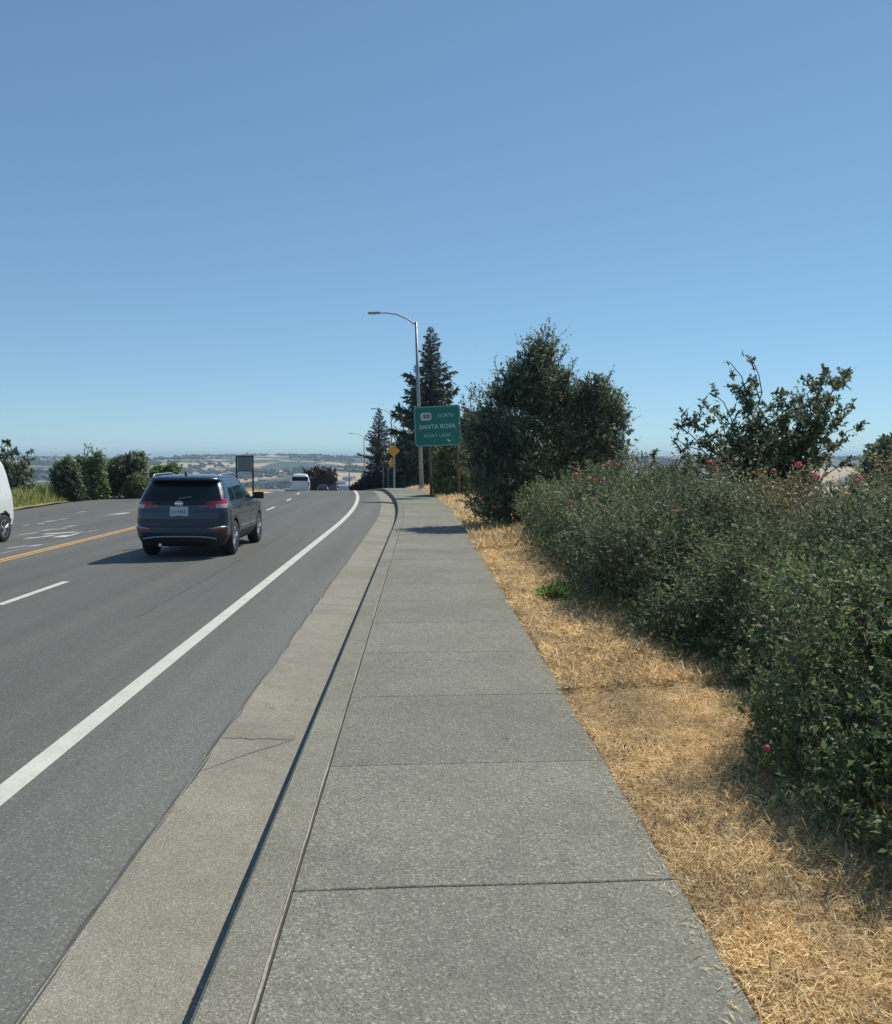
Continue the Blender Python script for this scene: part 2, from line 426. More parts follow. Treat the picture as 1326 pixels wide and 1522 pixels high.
stroke([(160, 765.5), (172, 763.6)], .55); stroke([(172, 763.8), (190, 762.5)], .5); stroke([(186, 762.2), (215, 756)], .4)
tag(mb.build('turn_arrow_marking', M['white_paint']), kind='structure')
# cracks
mb = MB(); 
for ya, yb in ((11.2, 12.1), (12.25, 12.9), (13.0, 13.9), (14.2, 14.5), (14.7, 16.1), (16.5, 17.4), (20, 24)): strip(mb, -3.565, -3.55, ya, yb, .004, .12, .016)
strip(mb, -1.452, -1.425, -4, 40, .0045, .35, .014)
tag(mb.build('asphalt_crack', M['crack']), kind='structure')

GY = np.concatenate([np.arange(-6, 30, 1.0), np.arange(30, 70, .5), np.arange(70, 130, 3.0)])
mb = MB(); mb.grid(lambda u, Y: road(u, Y, .005 - .048 * max(0, (u + 1.43) / .66)), [-1.435, -1.1, -.76], GY)
tag(mb.build('gutter', M['gutter']), kind='structure')
mb = MB()
def gstrip(pa, pb, w, dz=.0):
    n = 22
    for k in range(n - 1):
        q = []
        for kk in (k, k + 1):
            t = kk / (n - 1); u = pa[0] + (pb[0] - pa[0]) * t; Y = pa[1] + (pb[1] - pa[1]) * t + .09 * (fbm(np.float64(t * 5 + pa[1] * 3), np.float64(pb[1]), 3) - .5)
            ww = w * (.25 + 1.6 * t * fbm(np.float64(t * 9), np.float64(pa[1] * 2 + 1), 3) * 1.2)
            q.append([road(u, Y - ww, .0085 - .048 * max(0, (u + 1.43) / .66)), road(u, Y + ww, .0085 - .048 * max(0, (u + 1.43) / .66))])
        mb.add([q[0][0], q[0][1], q[1][1], q[1][0]], [(0, 1, 2, 3)])
gstrip((-1.42, 6.30), (-.92, 6.42), .022)
gstrip((-1.42, 5.65), (-.93, 6.38), .014)
for y in (12.2, 18.3, 24.4, 30.5, 36.6): gstrip((-1.43, y - .02), (-.80, y + .01), .010)
tag(mb.build('gutter_crack', M['stain']), kind='structure')

KT = .15
def prism_strip(mb, ua, ub, y0, y1, ztop, zbot, skew=.04, bev=.012, step=.5):
    n = max(2, int(abs(y1 - y0) / step) + 1)
    prof = [(ua, zbot), (ua, ztop - bev), (ua + bev, ztop), (ub - bev, ztop), (ub, ztop - bev), (ub, zbot)]
    b = len(mb.v); k = len(prof)
    for i in range(n):
        y = y0 + (y1 - y0) * i / (n - 1)
        e = .004 if i in (0, n - 1) else 0
        for (u, z) in prof:
            mb.v.append((float(u + shift(y)), y + skew * u, float(zprof(y)) + z - (e if z > zbot else 0)))
    for i in range(n - 1):
        for j in range(k - 1): mb.f.append((b + i * k + j, b + i * k + j + 1, b + (i + 1) * k + j + 1, b + (i + 1) * k + j))
    mb.f.append(tuple(b + j for j in range(k))); mb.f.append(tuple(b + (n - 1) * k + j for j in range(k)))
def jedge(y, u, side):
    """ragged edge of a slab at the joint standing at y"""
    k = round(y * 10); wk = .0010 + .0036 * _lat[k % 256, 7] ** 1.5
    return y + .010 * (fbm(u * 1.3 + k, u * 0 + k * .37, 3) - .5) * 2 + side * wk * (.35 + 1.3 * fbm(u * 4 + k * 1.7, u * 0 + 5.5, 3))
def slab(mb, y0, y1, zt):
    us = np.linspace(-.550, 1.11, 30); vs = [0, .004, .25, .5, .75, .996, 1]; b = len(mb.v)
    for u in us:
        ya, yb = jedge(y0, u, 1), jedge(y1, u, -1)
        uu = u + (.012 * (fbm(np.float64(y0 * 3), np.float64(u), 2) - .5) if u > 1.1 else 0)
        for t in vs:
            y = ya + (yb - ya) * t; e = .004 if t in (0, 1) else 0
            mb.v.append((float(uu + shift(y)), float(y + .04 * uu), float(zprof(y)) + zt - e))
        mb.v.append((float(uu + shift(ya)), float(ya + .04 * uu), float(zprof(ya)) + .05)); mb.v.append((float(uu + shift(yb)), float(yb + .04 * uu), float(zprof(yb)) + .05))
    m = len(vs) + 2
    for i in range(len(us) - 1):
        p_, q_ = b + i * m, b + (i + 1) * m
        for t in range(len(vs) - 1): mb.f.append((p_ + t, q_ + t, q_ + t + 1, p_ + t + 1))
        mb.f.append((p_, p_ + m - 2, q_ + m - 2, q_)); mb.f.append((p_ + m - 3, q_ + m - 3, q_ + m - 1, p_ + m - 1))
    for i in (0, len(us) - 1):
        p_ = b + i * m; mb.f.append((p_ + m - 2, *[p_ + t for t in range(len(vs))], p_ + m - 1))
joints = [3.76 - 1.55 * 5 + 1.55 * k for k in range(0, 75)]
mb = MB(); mw = MB()
for a, b_ in zip(joints[:-1], joints[1:]):
    g = .0035
    slab(mw, a, b_, KT + random.uniform(-.0012, .0012))
for k in range(0, len(joints) - 4, 4):
    prism_strip(mb, -.77, -.562, joints[k] + .003, joints[k + 4] - .003, KT + .001, -.12, bev=.018)
tag(mw.build('sidewalk', M['walk']), kind='structure')
tag(mb.build('kerb', M['kerb']), kind='structure')
mb = MB()
mb.grid(lambda u, Y: (float(u + shift(Y)), Y + .04 * u, float(zprof(Y)) + KT - .012), [-.765, -.2, .5, 1.108], GY)
tag(mb.build('joint_bed', M['joint']), kind='structure')
mb = MB(); yy = np.arange(-4, 56, .06); b = len(mb.v)
for y in yy:
    f1, f2 = fbm(y * 2.1, y * 0 + 3.3, 3), fbm(y * 5.3, y * 0 + 8.1, 3)
    w_ = max(.001, .0062 * (f1 - .34) * 2.2); o = (f2 - .5) * .006
    for uu in (-.568 - w_ + o, -.563 + w_ * .6 + o): mb.v.append((float(uu + shift(y)), y + .04 * uu, float(zprof(y)) + KT + .0035))
for k in range(len(yy) - 1): mb.f.append((b + 2 * k, b + 2 * k + 1, b + 2 * k + 3, b + 2 * k + 2))
tag(mb.build('joint_highlight', M['lip_highlight']), kind='structure')

# median island of dry earth beyond the turn pocket
mb = MB()
def med(u, Y):
    e = min(1, (Y - 46.0) / 2.0) * (1 if abs(u + 10.2) < 1.5 else 0)
    x, y_, z = road(u, Y, 0); return (x, y_, z + .02 + .16 * e + (.05 * fbm(u * 2, Y * 2) if e else -.05))
mb.grid(med, [-12.4, -11.6, -11, -10.2, -9.5, -8.75, -8.05], np.arange(46, 90, .6))
tag(mb.build('median', M['verge']), kind='structure')

# verges
def verge_r(u, Y):
    t = max(0, u - 1.1)
    z = KT - .035 + .06 * min(1, t / .8) * (fbm(np.float64(u * 2.3), np.float64(Y * 1.7)) - .35) * 2 + .05 * min(1, t) - .09 * max(0, u - 5.0)
    return (float(u + shift(Y)), float(Y), float(zprof(Y) + z))
mb = MB(); us = np.concatenate([np.arange(1.105, 3.4, .12), np.arange(3.4, 14, 1.0)])
mb.grid(verge_r, us, np.concatenate([np.arange(-3, 14, .15), np.arange(14, 130, 1.0)]))
tag(mb.build('verge', M['verge'], smooth=True), kind='structure')
def verge_lz(u, Y): return float(zprof(Y) + cross(u)) + .05 + .12 * (fbm(np.float64(u), np.float64(Y * .8)) - .4) - .10 * max(0, -22 - u)
mb = MB(); mb.grid(lambda u, Y: (float(u + shift(Y)), float(Y), verge_lz(u, Y)), np.arange(-29, -17.2, .55), np.arange(-3, 130, 1.0))
tag(mb.build('far_verge', M['verge_l'], smooth=True), kind='structure')

# ------------------------------------------------------------------ leaf tools
def unit(v): return v / (np.linalg.norm(v, axis=-1, keepdims=True) + 1e-9)
def leaf_quads(p, d, n, L, W, fold=.25):
    """rhombic leaves from p along d, normal n"""
    L = np.broadcast_to(np.asarray(L, float), (len(p),))[:, None]; W = np.broadcast_to(np.asarray(W, float), (len(p),))[:, None]
    s = unit(np.cross(d, n)); nn = np.cross(s, d)
    m = p + d * L * .45
    return np.stack([p, m + s * W * .5 + nn * W * fold, p + d * L, m - s * W * .5 + nn * W * fold], 1)
def rdir(n): return unit(rng.standard_normal((n, 3)))

def twigs_with_leaves(starts, dirs, lens, k, L, asp=.5, spread=.9, up_bias=.25, jit=.5):
    """k leaves along each twig; returns quads"""
    n = len(starts)
    t = (np.arange(k)[None] + rng.random((n, k))) / k
    pos = starts[:, None] + dirs[:, None] * (lens[:, None] * t)[..., None]
    pos[..., 2] -= (lens[:, None] * t ** 2 * .12)
    pos = pos.reshape(-1, 3); dd = np.repeat(dirs, k, 0)
    d = unit(dd * .55 + rdir(len(pos)) * spread); nrm = unit(rdir(len(pos)) * jit + np.array([0, 0, 1.0]) * (1 - jit) + up_bias * dd)
    sz = L * rng.choice([.55, .8, 1.0, 1.25, 1.6], len(pos)) * rng.uniform(.8, 1.2, len(pos))
    return leaf_quads(pos, d, nrm, sz, sz * asp)

def lobe_points(lobes, n, thick=.18, bump=.14, freq=3.0):
    lobes = np.asarray(lobes, float)
    area = (lobes[:, 3] * lobes[:, 4] + lobes[:, 3] * lobes[:, 5] + lobes[:, 4] * lobes[:, 5])
    out_p, out_n = [], []
    got = 0
    while got < n:
        k = rng.choice(len(lobes), n, p=area / area.sum()); dv = rdir(n)
        lb = lobes[k]
        ph = k * 1.7
        b = 1 + bump * (np.sin(freq * dv[:, 0] * 2.1 + ph) * np.sin(freq * dv[:, 1] * 1.7 + 2 * ph) + .7 * np.sin(freq * 2.3 * dv[:, 2] + ph + freq * dv[:, 0]))
        r = b * (1 - np.abs(rng.standard_normal(n)) * thick + .03)
        p = lb[:, :3] + dv * lb[:, 3:6] * r[:, None]
        inside = np.zeros(n, bool)
        for q in range(len(lobes)):
            e = (((p - lobes[q, :3]) / lobes[q, 3:6]) ** 2).sum(1)
            inside |= (e < .62) & (k != q)
        nr = unit(dv / lb[:, 3:6])
        ok = ~inside
        out_p.append(p[ok]); out_n.append(nr[ok]); got += ok.sum()
    return np.concatenate(out_p)[:n], np.concatenate(out_n)[:n]

def branch_tubes(mb, base, tips, r0, bend=.25, n=5, rt=.012):
    base = np.asarray(base, float)
    for tip in tips:
        tip = np.asarray(tip, float); L = np.linalg.norm(tip - base); off = rdir(1)[0] * L * bend * .4
        pts = [base + (tip - base) * t + off * sin(pi * t) + np.array([0, 0, 1]) * L * .06 * sin(pi * t) for t in np.linspace(0, 1, n + 1)]
        mb.tube(pts, list(np.linspace(r0, rt, n + 1)), 5)

def shrub(name, label, cat, base, lobes, ntw, leaf, mat, k=10, twig=.25, gz=None, group=None, shoots=(), inner=.35,
          part='foliage', wood='branches', asp=.5, thick=.18, bump=.14, bark='twig', stems=8, stem_r=.03, shoot_leaf=26, visible_twigs=.3, updir=.4, hollow=0):
    root = empty(name, base); tag(root, label, cat, group)
    base = np.asarray(base, float)
    p, nr = lobe_points(lobes, ntw, thick, bump)
    if hollow:
        hs = .45 / hollow
        hn = fbm(p[:, 0] * hs + p[:, 2] * hs * .8 + 7, p[:, 1] * hs * .9 + p[:, 2] * hs * 1.1 + 3, 3)
        p = p + nr * (np.clip(hn - .5, -.28, .22) * 2.6 * hollow)[:, None]
    d = unit(nr * .7 + np.array([0, 0, updir]) + .65 * rdir(ntw))
    ln = twig * rng.uniform(.5, 1.35, ntw)
    gz0 = base[2] if gz is None else gz
    ok = p[:, 2] > gz0 + .02; p, d, ln = p[ok], d[ok], ln[ok]
    Q = [twigs_with_leaves(p - d * ln[:, None] * .5, d, ln, k, leaf, asp)]
    ni = int(ntw * inner)
    if ni:
        pi_, _ = lobe_points(np.asarray(lobes) * np.array([1, 1, 1, .72, .72, .72]), ni, .3, .1)
        pi_ = pi_[pi_[:, 2] > gz0]
        Q.append(twigs_with_leaves(pi_, rdir(len(pi_)), np.full(len(pi_), twig), max(4, k // 2), leaf * 1.5, .7))
    mb = MB()
    cen = [np.array(l[:3]) + rdir(1)[0] * np.array(l[3:6]) * .4 for l in lobes for _ in range(max(1, stems // len(lobes)))]
    branch_tubes(mb, base, cen, stem_r)
    sel = rng.random(len(p)) < visible_twigs
    for a, dd, l in zip(p[sel][:2500], d[sel][:2500], ln[sel][:2500]):
        mb.tube([a - dd * l * 1.2, a - dd * l * .2 + np.array([0, 0, -.01]), a + dd * l * .5], [leaf * .09, leaf * .065, leaf * .03], 3, False)
    for tip, fr in shoots:
        tip, fr = np.asarray(tip, float), np.asarray(fr, float); v = tip - fr; L = np.linalg.norm(v)
        bow = np.cross(v, [0, 1, 0]); bow = bow / (np.linalg.norm(bow) + 1e-6) * L * random.uniform(-.12, .12)
        pts = [fr + v * t + bow * sin(pi * t) for t in np.linspace(0, 1, 6)]
        mb.tube(pts, list(np.linspace(leaf * .28, leaf * .06, 6)), 4, False)
        m = shoot_leaf; t = rng.random(m) ** .8
        pp = fr + v * t[:, None] + bow * np.sin(pi * t)[:, None] + rdir(m) * leaf * .7
        dv = unit(unit(v[None])[0] * .5 + rdir(m) * .9)
        lw = leaf * rng.uniform(.8, 1.4, m); Q.append(leaf_quads(pp, dv, rdir(m), lw, lw * asp))
        # side sprays
        for q in range(3):
            a = fr + v * random.uniform(.3, .85); dd = unit((unit(v[None])[0] + rdir(1)[0] * .9)[None])[0]; l2 = L * random.uniform(.15, .32)
            mb.tube([a, a + dd * l2], [leaf * .12, leaf * .05], 3, False)
            Q.append(twigs_with_leaves(a[None], dd[None], np.array([l2]), max(4, m // 3), leaf, asp))
    Q = np.concatenate(Q) - base.astype(np.float32)
    mb.v = [tuple(np.array(v) - base) for v in mb.v]
    if wood == 'trunk': mb.build(wood, M[bark], root)
    else: mb.build(wood, M[bark], root)
    quads(part, Q, M[mat], root)
    return root

def rose(root, pos, s=.05):
    p = np.array(pos) - np.array(root.location); Q = []
    ax = unit((np.array([random.uniform(-.6, .3), -.8, random.uniform(.1, .9)]))[None])[0]
    e1 = unit(np.cross(ax, [0, 0, 1.0])[None])[0]; e2 = np.cross(e1, ax)
    for ring, (k, op) in enumerate(((3, .25), (5, .55), (6, .9), (7, 1.25))):
        for q in range(k):
            a = 2 * pi * q / k + ring * .7 + random.uniform(-.25, .25)
            o = e1 * cos(a) + e2 * sin(a); d = unit((o * sin(op) + ax * cos(op))[None])
            Q.append(leaf_quads((p + o * s * .10 * ring)[None], d, (o * cos(op) - ax * sin(op))[None], [s * random.uniform(.5, .75)], [s * random.uniform(.55, .8)], .3))
    return quads('flower', np.concatenate(Q), M['petal'], root)

# ------------------------------------------------------------------ rose hedge
G = .16
H1 = shrub('rose_bush', 'nearest dark green rose bush spilling onto the straw at the right edge', 'rose bush', (3.2, 4.6, G),
      [(3.15, 4.7, .65, 1.0, 1.15, .78), (2.75, 4.35, .45, .72, .85, .55), (3.8, 4.2, .7, 1.1, 1.5, .75), (2.55, 5.15, .42, .5, .45, .42), (3.3, 5.6, .8, .9, .9, .68), (4.2, 5.2, .8, 1.0, 1.2, .72), (2.62, 3.75, .40, .62, .85, .42), (2.35, 4.6, .34, .42, .5, .36), (3.0, 3.2, .5, .85, .8, .55), (3.2, 4.0, 1.0, .6, .8, .45)],
      9500, .033, 'hedge_lush', k=11, twig=.24, group='rose bushes in the hedge', bump=.2, visible_twigs=.5, hollow=.24)
H2 = shrub('rose_bush', 'broad greyish green rose bush just beyond the nearest one', 'rose bush', (3.8, 7.9, G),
      [(3.7, 7.6, .75, 1.05, 1.5, .80), (3.1, 8.4, .55, .75, 1.3, .65), (4.7, 7.8, .9, 1.3, 1.7, .78), (4.0, 6.4, .75, 1.1, 1.0, .80), (5.0, 6.3, .9, 1.1, 1.2, .75), (2.75, 7.4, .35, .45, 1.1, .36), (2.5, 8.7, .35, .42, 1.0, .36)],
      8600, .035, 'hedge', k=11, twig=.24, group='rose bushes in the hedge', visible_twigs=.5, bump=.24, thick=.2, hollow=.32)
H3 = shrub('rose_bush', 'low rose bush leaning over the straw midway along the hedge', 'rose bush', (3.1, 11.2, G),
      [(3.0, 10.8, .65, .95, 1.6, .78), (2.6, 12.2, .55, .60, 1.5, .62), (3.8, 12.0, .85, 1.2, 1.7, .82)],
      6200, .041, 'hedge', k=10, twig=.26, group='rose bushes in the hedge', visible_twigs=.5, bump=.24, thick=.2, hollow=.32)
H4 = shrub('rose_bush', 'tall red-tipped rose bush at the back, below the open-crowned tree', 'rose bush', (6.0, 11.0, G),
      [(5.6, 10.6, 1.0, 1.4, 1.6, .86), (6.6, 10.2, 1.0, 1.3, 1.7, .84), (5.0, 12.6, 1.0, 1.3, 1.5, .84), (7.6, 11.0, 1.0, 1.3, 1.6, .78), (5.6, 8.8, .95, 1.2, 1.2, .8), (6.4, 7.9, .95, 1.3, 1.2, .8), (8.6, 12.4, 1.0, 1.5, 1.6, .80), (8.2, 9.2, .9, 1.3, 1.5, .8)],
      9000, .043, 'hedge_red', k=10, twig=.28, group='rose bushes in the hedge', visible_twigs=.5, bump=.24, thick=.2, hollow=.32)
H5 = shrub('rose_bush', 'farthest rose bush, rounded, with pink blooms in front of the dark tree', 'rose bush', (3.6, 17.5, G),
      [(3.3, 16.5, .75, 1.15, 2.3, .92), (3.2, 20.0, .65, .95, 2.4, .80), (4.6, 17.0, .95, 1.4, 2.0, .88), (2.9, 14.4, .6, .8, 1.2, .7), (4.4, 14.6, .9, 1.3, 1.3, .85)],
      7200, .050, 'hedge', k=10, twig=.30, group='rose bushes in the hedge', visible_twigs=.5, bump=.24, thick=.2, hollow=.32)
for root, px, py, Y, s in [(H5, 856, 706, 17, .085), (H5, 878, 713, 16.6, .07), (H5, 893, 713, 16.4, .08), (H5, 903, 691, 17, .08), (H5, 919, 693, 17, .06), (H5, 846, 746, 15.0, .05),
                           (H4, 1056, 688, 12.4, .06), (H4, 1187, 691, 10.3, .05), (H4, 1214, 709, 9.7, .05), (H4, 1276, 712, 9.6, .055), (H5, 880, 742, 15, .05), (H1, 1140, 1112, 4.75, .03),
                           (H4, 1150, 700, 10.3, .04), (H2, 1000, 760, 8.7, .03)]:
    rose(root, P(px, py, Y), s)

# ------------------------------------------------------------------ trees right
b = (3.45, 25.0, .1)
def lb(px, py, Y, rx, rz, ry=None):
    p = P(px, py, Y); s = Y / F; return (p[0], Y, p[2], rx * s, ry or rx * s, rz * s)
lobes = [lb(806, 528, 25.2, 24, 28), lb(790, 560, 24.8, 26, 26), lb(825, 570, 25.4, 28, 32), lb(765, 560, 25.2, 20, 24), lb(750, 592, 25, 26, 24), lb(800, 605, 25, 36, 36), lb(845, 610, 25.3, 26, 30), lb(880, 590, 25.4, 30, 24), lb(908, 615, 25.4, 24, 28), lb(890, 645, 25.2, 40, 36),
         lb(726, 618, 25, 24, 22), lb(715, 650, 24.6, 24, 26), lb(752, 645, 24.4, 36, 34), lb(810, 660, 24.8, 52, 40), lb(905, 672, 25.3, 28, 30), lb(860, 690, 25, 52, 36), lb(765, 690, 24.2, 52, 46), lb(730, 690, 24.3, 34, 44), lb(750, 735, 24, 44, 40), lb(800, 725, 24.4, 50, 40)]
sh = [(P(x, y, 25), P(x2, y2, 25)) for x, y, x2, y2 in [(817, 491, 806, 560), (787, 497, 800, 560), (843, 513, 822, 570), (735, 528, 765, 600), (752, 533, 770, 600), (728, 548, 760, 610), (913, 545, 885, 610), (876, 552, 868, 610), (925, 575, 895, 630),
     (697, 575, 730, 640), (712, 570, 735, 630), (937, 610, 905, 650), (940, 640, 905, 665), (932, 596, 895, 640), (935, 662, 900, 685), (848, 540, 830, 590), (770, 528, 785, 590), (690, 600, 715, 640), (857, 560, 845, 610), (898, 560, 880, 610), (800, 500, 802, 560), (828, 505, 815, 560), (858, 530, 835, 590), (780, 540, 790, 600), (745, 548, 765, 600), (718, 590, 740, 640), (690, 628, 715, 660), (925, 590, 900, 640), (888, 555, 880, 600), (905, 570, 890, 610), (938, 625, 905, 655), (928, 690, 900, 700), (868, 565, 868, 610), (760, 545, 770, 600)]]
lobes = [(*l[:3], l[3] * .88, l[4] * .9, l[5] * .90) for l in lobes]
shrub('dark_tree', 'big bushy dark green tree rising behind the hedge beside the green sign', 'tree', b, lobes, 8600, .072, 'oak', k=13, twig=.66, shoots=sh, part='crown', wood='trunk', bark='bark',
      stem_r=.09, stems=18, thick=.36, bump=.30, gz=.1, visible_twigs=.35, asp=.42, updir=.6, inner=.22, shoot_leaf=44, hollow=.5)

# open-crowned tree: limbs drawn out to the tips seen in the photograph
def limb_tree(name, label, base, tips, leaf, mat, Y, nside=9, per=16, spread=.35, r0=.07, group=None, lobes=(), nl=0, bark='dark_bark', twist=0):
    root = empty(name, base); tag(root, label, 'tree', group); base = np.asarray(base, float)
    mb = MB(); Q = []
    for (x, y, dens) in tips:
        tip = P(x, y, Y + random.uniform(-.7, .7) * spread * 3); v = tip - base; L = np.linalg.norm(v)
        bow = np.array([-v[0] * .25, 0, abs(v[0]) * .12])
        f = lambda t: base + v * t + bow * sin(pi * t)
        pts = [f(t) + rdir(1)[0] * .022 * L * (.15 < t < .95) for t in np.linspace(0, 1, 14)]
        Q.append(twigs_with_leaves(np.repeat(tip[None], 3, 0) - (v / L)[None] * .25, unit(np.repeat((v / L)[None], 3, 0) + .35 * rdir(3)), np.full(3, .32), max(3, int(6 * dens)), leaf, .55))
        mb.tube(pts, list(np.linspace(r0, leaf * .10, 14)), 5, False)
        for q in range(int(nside * dens)):
            t = random.uniform(.45, 1.0); a = f(t); dd = unit((v / L * .5 + rdir(1)[0] * np.array([1, .8, .9]) + [0, 0, .25])[None])[0]; l2 = random.uniform(.25, .9) * spread * (1.25 - .6 * t)
            e = a + dd * l2; mb.tube([a, (a + e) / 2 + rdir(1)[0] * .04 * l2, e], [leaf * .2, leaf * .14, leaf * .07], 4, False)
            for z in range(2):
                d3 = unit((dd * .6 + rdir(1)[0] * .8)[None])[0]; l3 = l2 * random.uniform(.4, .7); a3 = a + (e - a) * random.uniform(.5, 1)
                mb.tube([a3, a3 + d3 * l3], [leaf * .10, leaf * .05], 3, False)
                Q.append(twigs_with_leaves(a3[None], d3[None], np.array([l3]), per // 2, leaf, .55))
            Q.append(twigs_with_leaves(a[None], dd[None], np.array([l2]), per, leaf, .55))
    if nl:
        p, nr = lobe_points(lobes, nl, .35, .25)
        Q.append(twigs_with_leaves(p, unit(nr + rdir(nl)), np.full(nl, .35 * spread * 2), per // 2, leaf, .55))
    Q = np.concatenate(Q) - base
    mb.v = [tuple(np.array(v) - base) for v in mb.v]
    mb.build('trunk', M[bark], root); quads('crown', Q, M[mat], root)
    return root
tips = [(1085, 538, .35), (1118, 533, .35), (1098, 575, .8), (1060, 585, .5), (1045, 600, .6), (1005, 632, .6), (1000, 650, .5), (1025, 625, 1.0), (1010, 670, 1), (1040, 650, 1.4), (1075, 615, 1.6), (1085, 650, 1.6), (1110, 600, 1.6), (1130, 620, 1.8), (1160, 585, 1.0), (1175, 600, 1.5), (1185, 575, .7),
        (1215, 565, .8), (1230, 555, .7), (1265, 550, .9), (1255, 560, .8), (1235, 590, 1.5), (1215, 620, 1.7), (1200, 640, 1.8), (1250, 625, 1.0), (1278, 635, .8), (1262, 600, .6), (1275, 680, .6), (1245, 660, 1), (1150, 650, 1.8), (1110, 660, 1.6), (1180, 660, 1.8), (970, 685, .4)]
limb_tree('open_tree', 'open-crowned dark tree with ragged twigs rising behind the rose hedge', (P(1155, 760, 16)[0], 16, -.1), tips, .066, 'oak', 16, nside=18, per=18, spread=.52, r0=.035, twist=1)
lobes = [lb(1310, 690, 20, 20, 26), lb(1330, 670, 20.3, 22, 22), lb(1345, 705, 20, 30, 30)]
shrub('young_tree', 'small green bushy tree cut off by the right edge above the hedge', 'tree', (P(1325, 780, 20)[0], 20, -.1), lobes, 900, .09, 'oak', k=12, twig=.3, part='crown', wood='trunk', bark='bark', stems=6)

# shrubs behind the green sign
shrub('roadside_shrub', 'sunlit olive green shrub below the green sign', 'shrub', (P(668, 742, 43.5)[0], 43.5, -.0),
      [lb(666, 700, 43.5, 22, 40), lb(680, 722, 43, 22, 24), lb(660, 722, 43.5, 15, 20), lb(674, 672, 44, 18, 20)], 1700, .12, 'olive', k=10, twig=.4, stems=8)
shrub('roadside_shrub', 'dark tangled shrub between the green sign and the big bushy tree', 'shrub', (P(702, 742, 45)[0], 45, -.0),
      [lb(702, 700, 45, 22, 50), lb(714, 660, 45.5, 24, 40), lb(700, 640, 46, 16, 30)], 1600, .12, 'oak_dark', k=10, twig=.42, stems=8,
      shoots=[(P(703, 570, 45.5), P(708, 630, 45.5)), (P(690, 585, 45.5), P(698, 640, 45.5)), (P(715, 585, 45.5), P(706, 660, 45.5))])
gz60 = lambda Y: float(zprof(Y)) + .05
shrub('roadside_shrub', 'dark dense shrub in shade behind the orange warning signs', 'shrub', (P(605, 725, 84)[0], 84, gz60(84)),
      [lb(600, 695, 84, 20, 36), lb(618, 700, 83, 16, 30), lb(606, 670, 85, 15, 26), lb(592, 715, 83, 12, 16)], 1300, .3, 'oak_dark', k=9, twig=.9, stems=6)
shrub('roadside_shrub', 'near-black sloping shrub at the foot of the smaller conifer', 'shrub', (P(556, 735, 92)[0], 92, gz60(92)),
      [lb(562, 716, 92, 15, 17), lb(548, 722, 92, 14, 11), lb(536, 727, 92, 12, 6), lb(570, 708, 92.5, 9, 14)], 1500, .22, 'shaded', k=9, twig=.5, stems=6, inner=.7, thick=.1, bump=.06)

# ------------------------------------------------------------------ conifers
def conifer(name, label, px, ytop, ybase, Y, halfw, nb=150, seed=1):
    top = P(px, ytop, Y); base = np.array([top[0], Y, P(px, ybase, Y)[2]]); Hh = top[2] - base[2]; W = halfw * Y / F
    root = empty(name, tuple(base)); tag(root, label, 'conifer')
    rs = np.random.default_rng(seed); mb = MB(); Q = []
    mb.tube([(0, 0, -1), (0, 0, Hh * .5), (0, 0, Hh)], [Hh * .022, Hh * .014, .02], 8)
    mb.build('trunk', M['dark_bark'], root)
    lb_ = MB()
    for k in range(nb):
        t = ((k + rs.random()) / nb) ** 1.08; z = Hh * (.05 + .945 * t)
        r = W * min(1, ((1.0 - t) / .50) ** .9) * rs.choice([rs.uniform(.35, .7), rs.uniform(.7, 1.12)]) + .10; a = k * 2.399 + rs.uniform(-.5, .5)
        o = np.array([cos(a), sin(a), 0])
        n = 8; ts = np.linspace(0, 1, n)
        pts = np.array([[0, 0, z]]) + o[None] * (r * ts)[:, None] + np.array([0, 0, 1.0])[None] * (r * (-.50 * ts + .52 * ts ** 2.2) * (1 - .75 * t) + .25 * r * t * ts)[:, None]
        lb_.tube(pts, list(np.linspace(.045 * (1 - t) + .012, .008, n)), 4, False)
        m = int(14 + 95 * r / W); tt = rs.random(m) ** .75
        pp = np.array([np.interp(tt, ts, pts[:, j]) for j in range(3)]).T
        side = np.array([-o[1], o[0], 0]) * np.sign(rs.standard_normal(m))[:, None]
        d = unit(o[None] * rs.uniform(.2, .9, (m, 1)) + side * rs.uniform(.1, 1, (m, 1)) + np.array([0, 0, -.55]) * rs.uniform(-.3, 1.3, (m, 1)) + .3 * rs.standard_normal((m, 3)))
        L = rs.uniform(.35, 1.0, m) * (r * .22 + .22) * (Hh / 13)
        Q.append(leaf_quads(pp, d, unit(rs.standard_normal((m, 3))), L, L * .27, .1))
    lb_.build('branches', M['dark_bark'], root)
    quads('crown', np.concatenate(Q), M['conifer'], root)
conifer('conifer', 'tall ragged conifer rising behind the green sign and lamp pole', 640, 485, 735, 80, 50, 230, 4)
conifer('conifer', 'smaller dark conifer beyond the orange warning signs', 563, 606, 738, 96, 26, 220, 8)

# ------------------------------------------------------------------ left-side vegetation
def gl(px, Y): x = P(px, 740, Y)[0]; return (x, Y, verge_lz(float(x - shift(Y)), Y))
lt = [(2, 665, .8), (12, 656, .8), (20, 690, .6), (28, 672, .4), (43, 672, .6), (42, 690, .8), (30, 700, 1), (10, 690, 1), (-6, 690, 1), (45, 705, .7), (22, 712, 1), (34, 722, .8), (-10, 670, .8), (48, 722, .4), (5, 715, .8)]
limb_tree('thin_tree', 'thin open-leaved tree standing behind the white van at the left edge', gl(22, 46), lt, .17, 'oak', 46, nside=9, per=10, spread=.75, r0=.07)
shrub('verge_shrub', 'dark two-headed shrub between the white van and the pale sapling', 'shrub', gl(98, 48), [lb(90, 710, 48, 10, 22), lb(103, 705, 48, 11, 24), lb(98, 732, 48, 17, 16), lb(110, 728, 48, 12, 16)], 1000, .13, 'oak', k=9, twig=.5, stems=8, thick=.35)
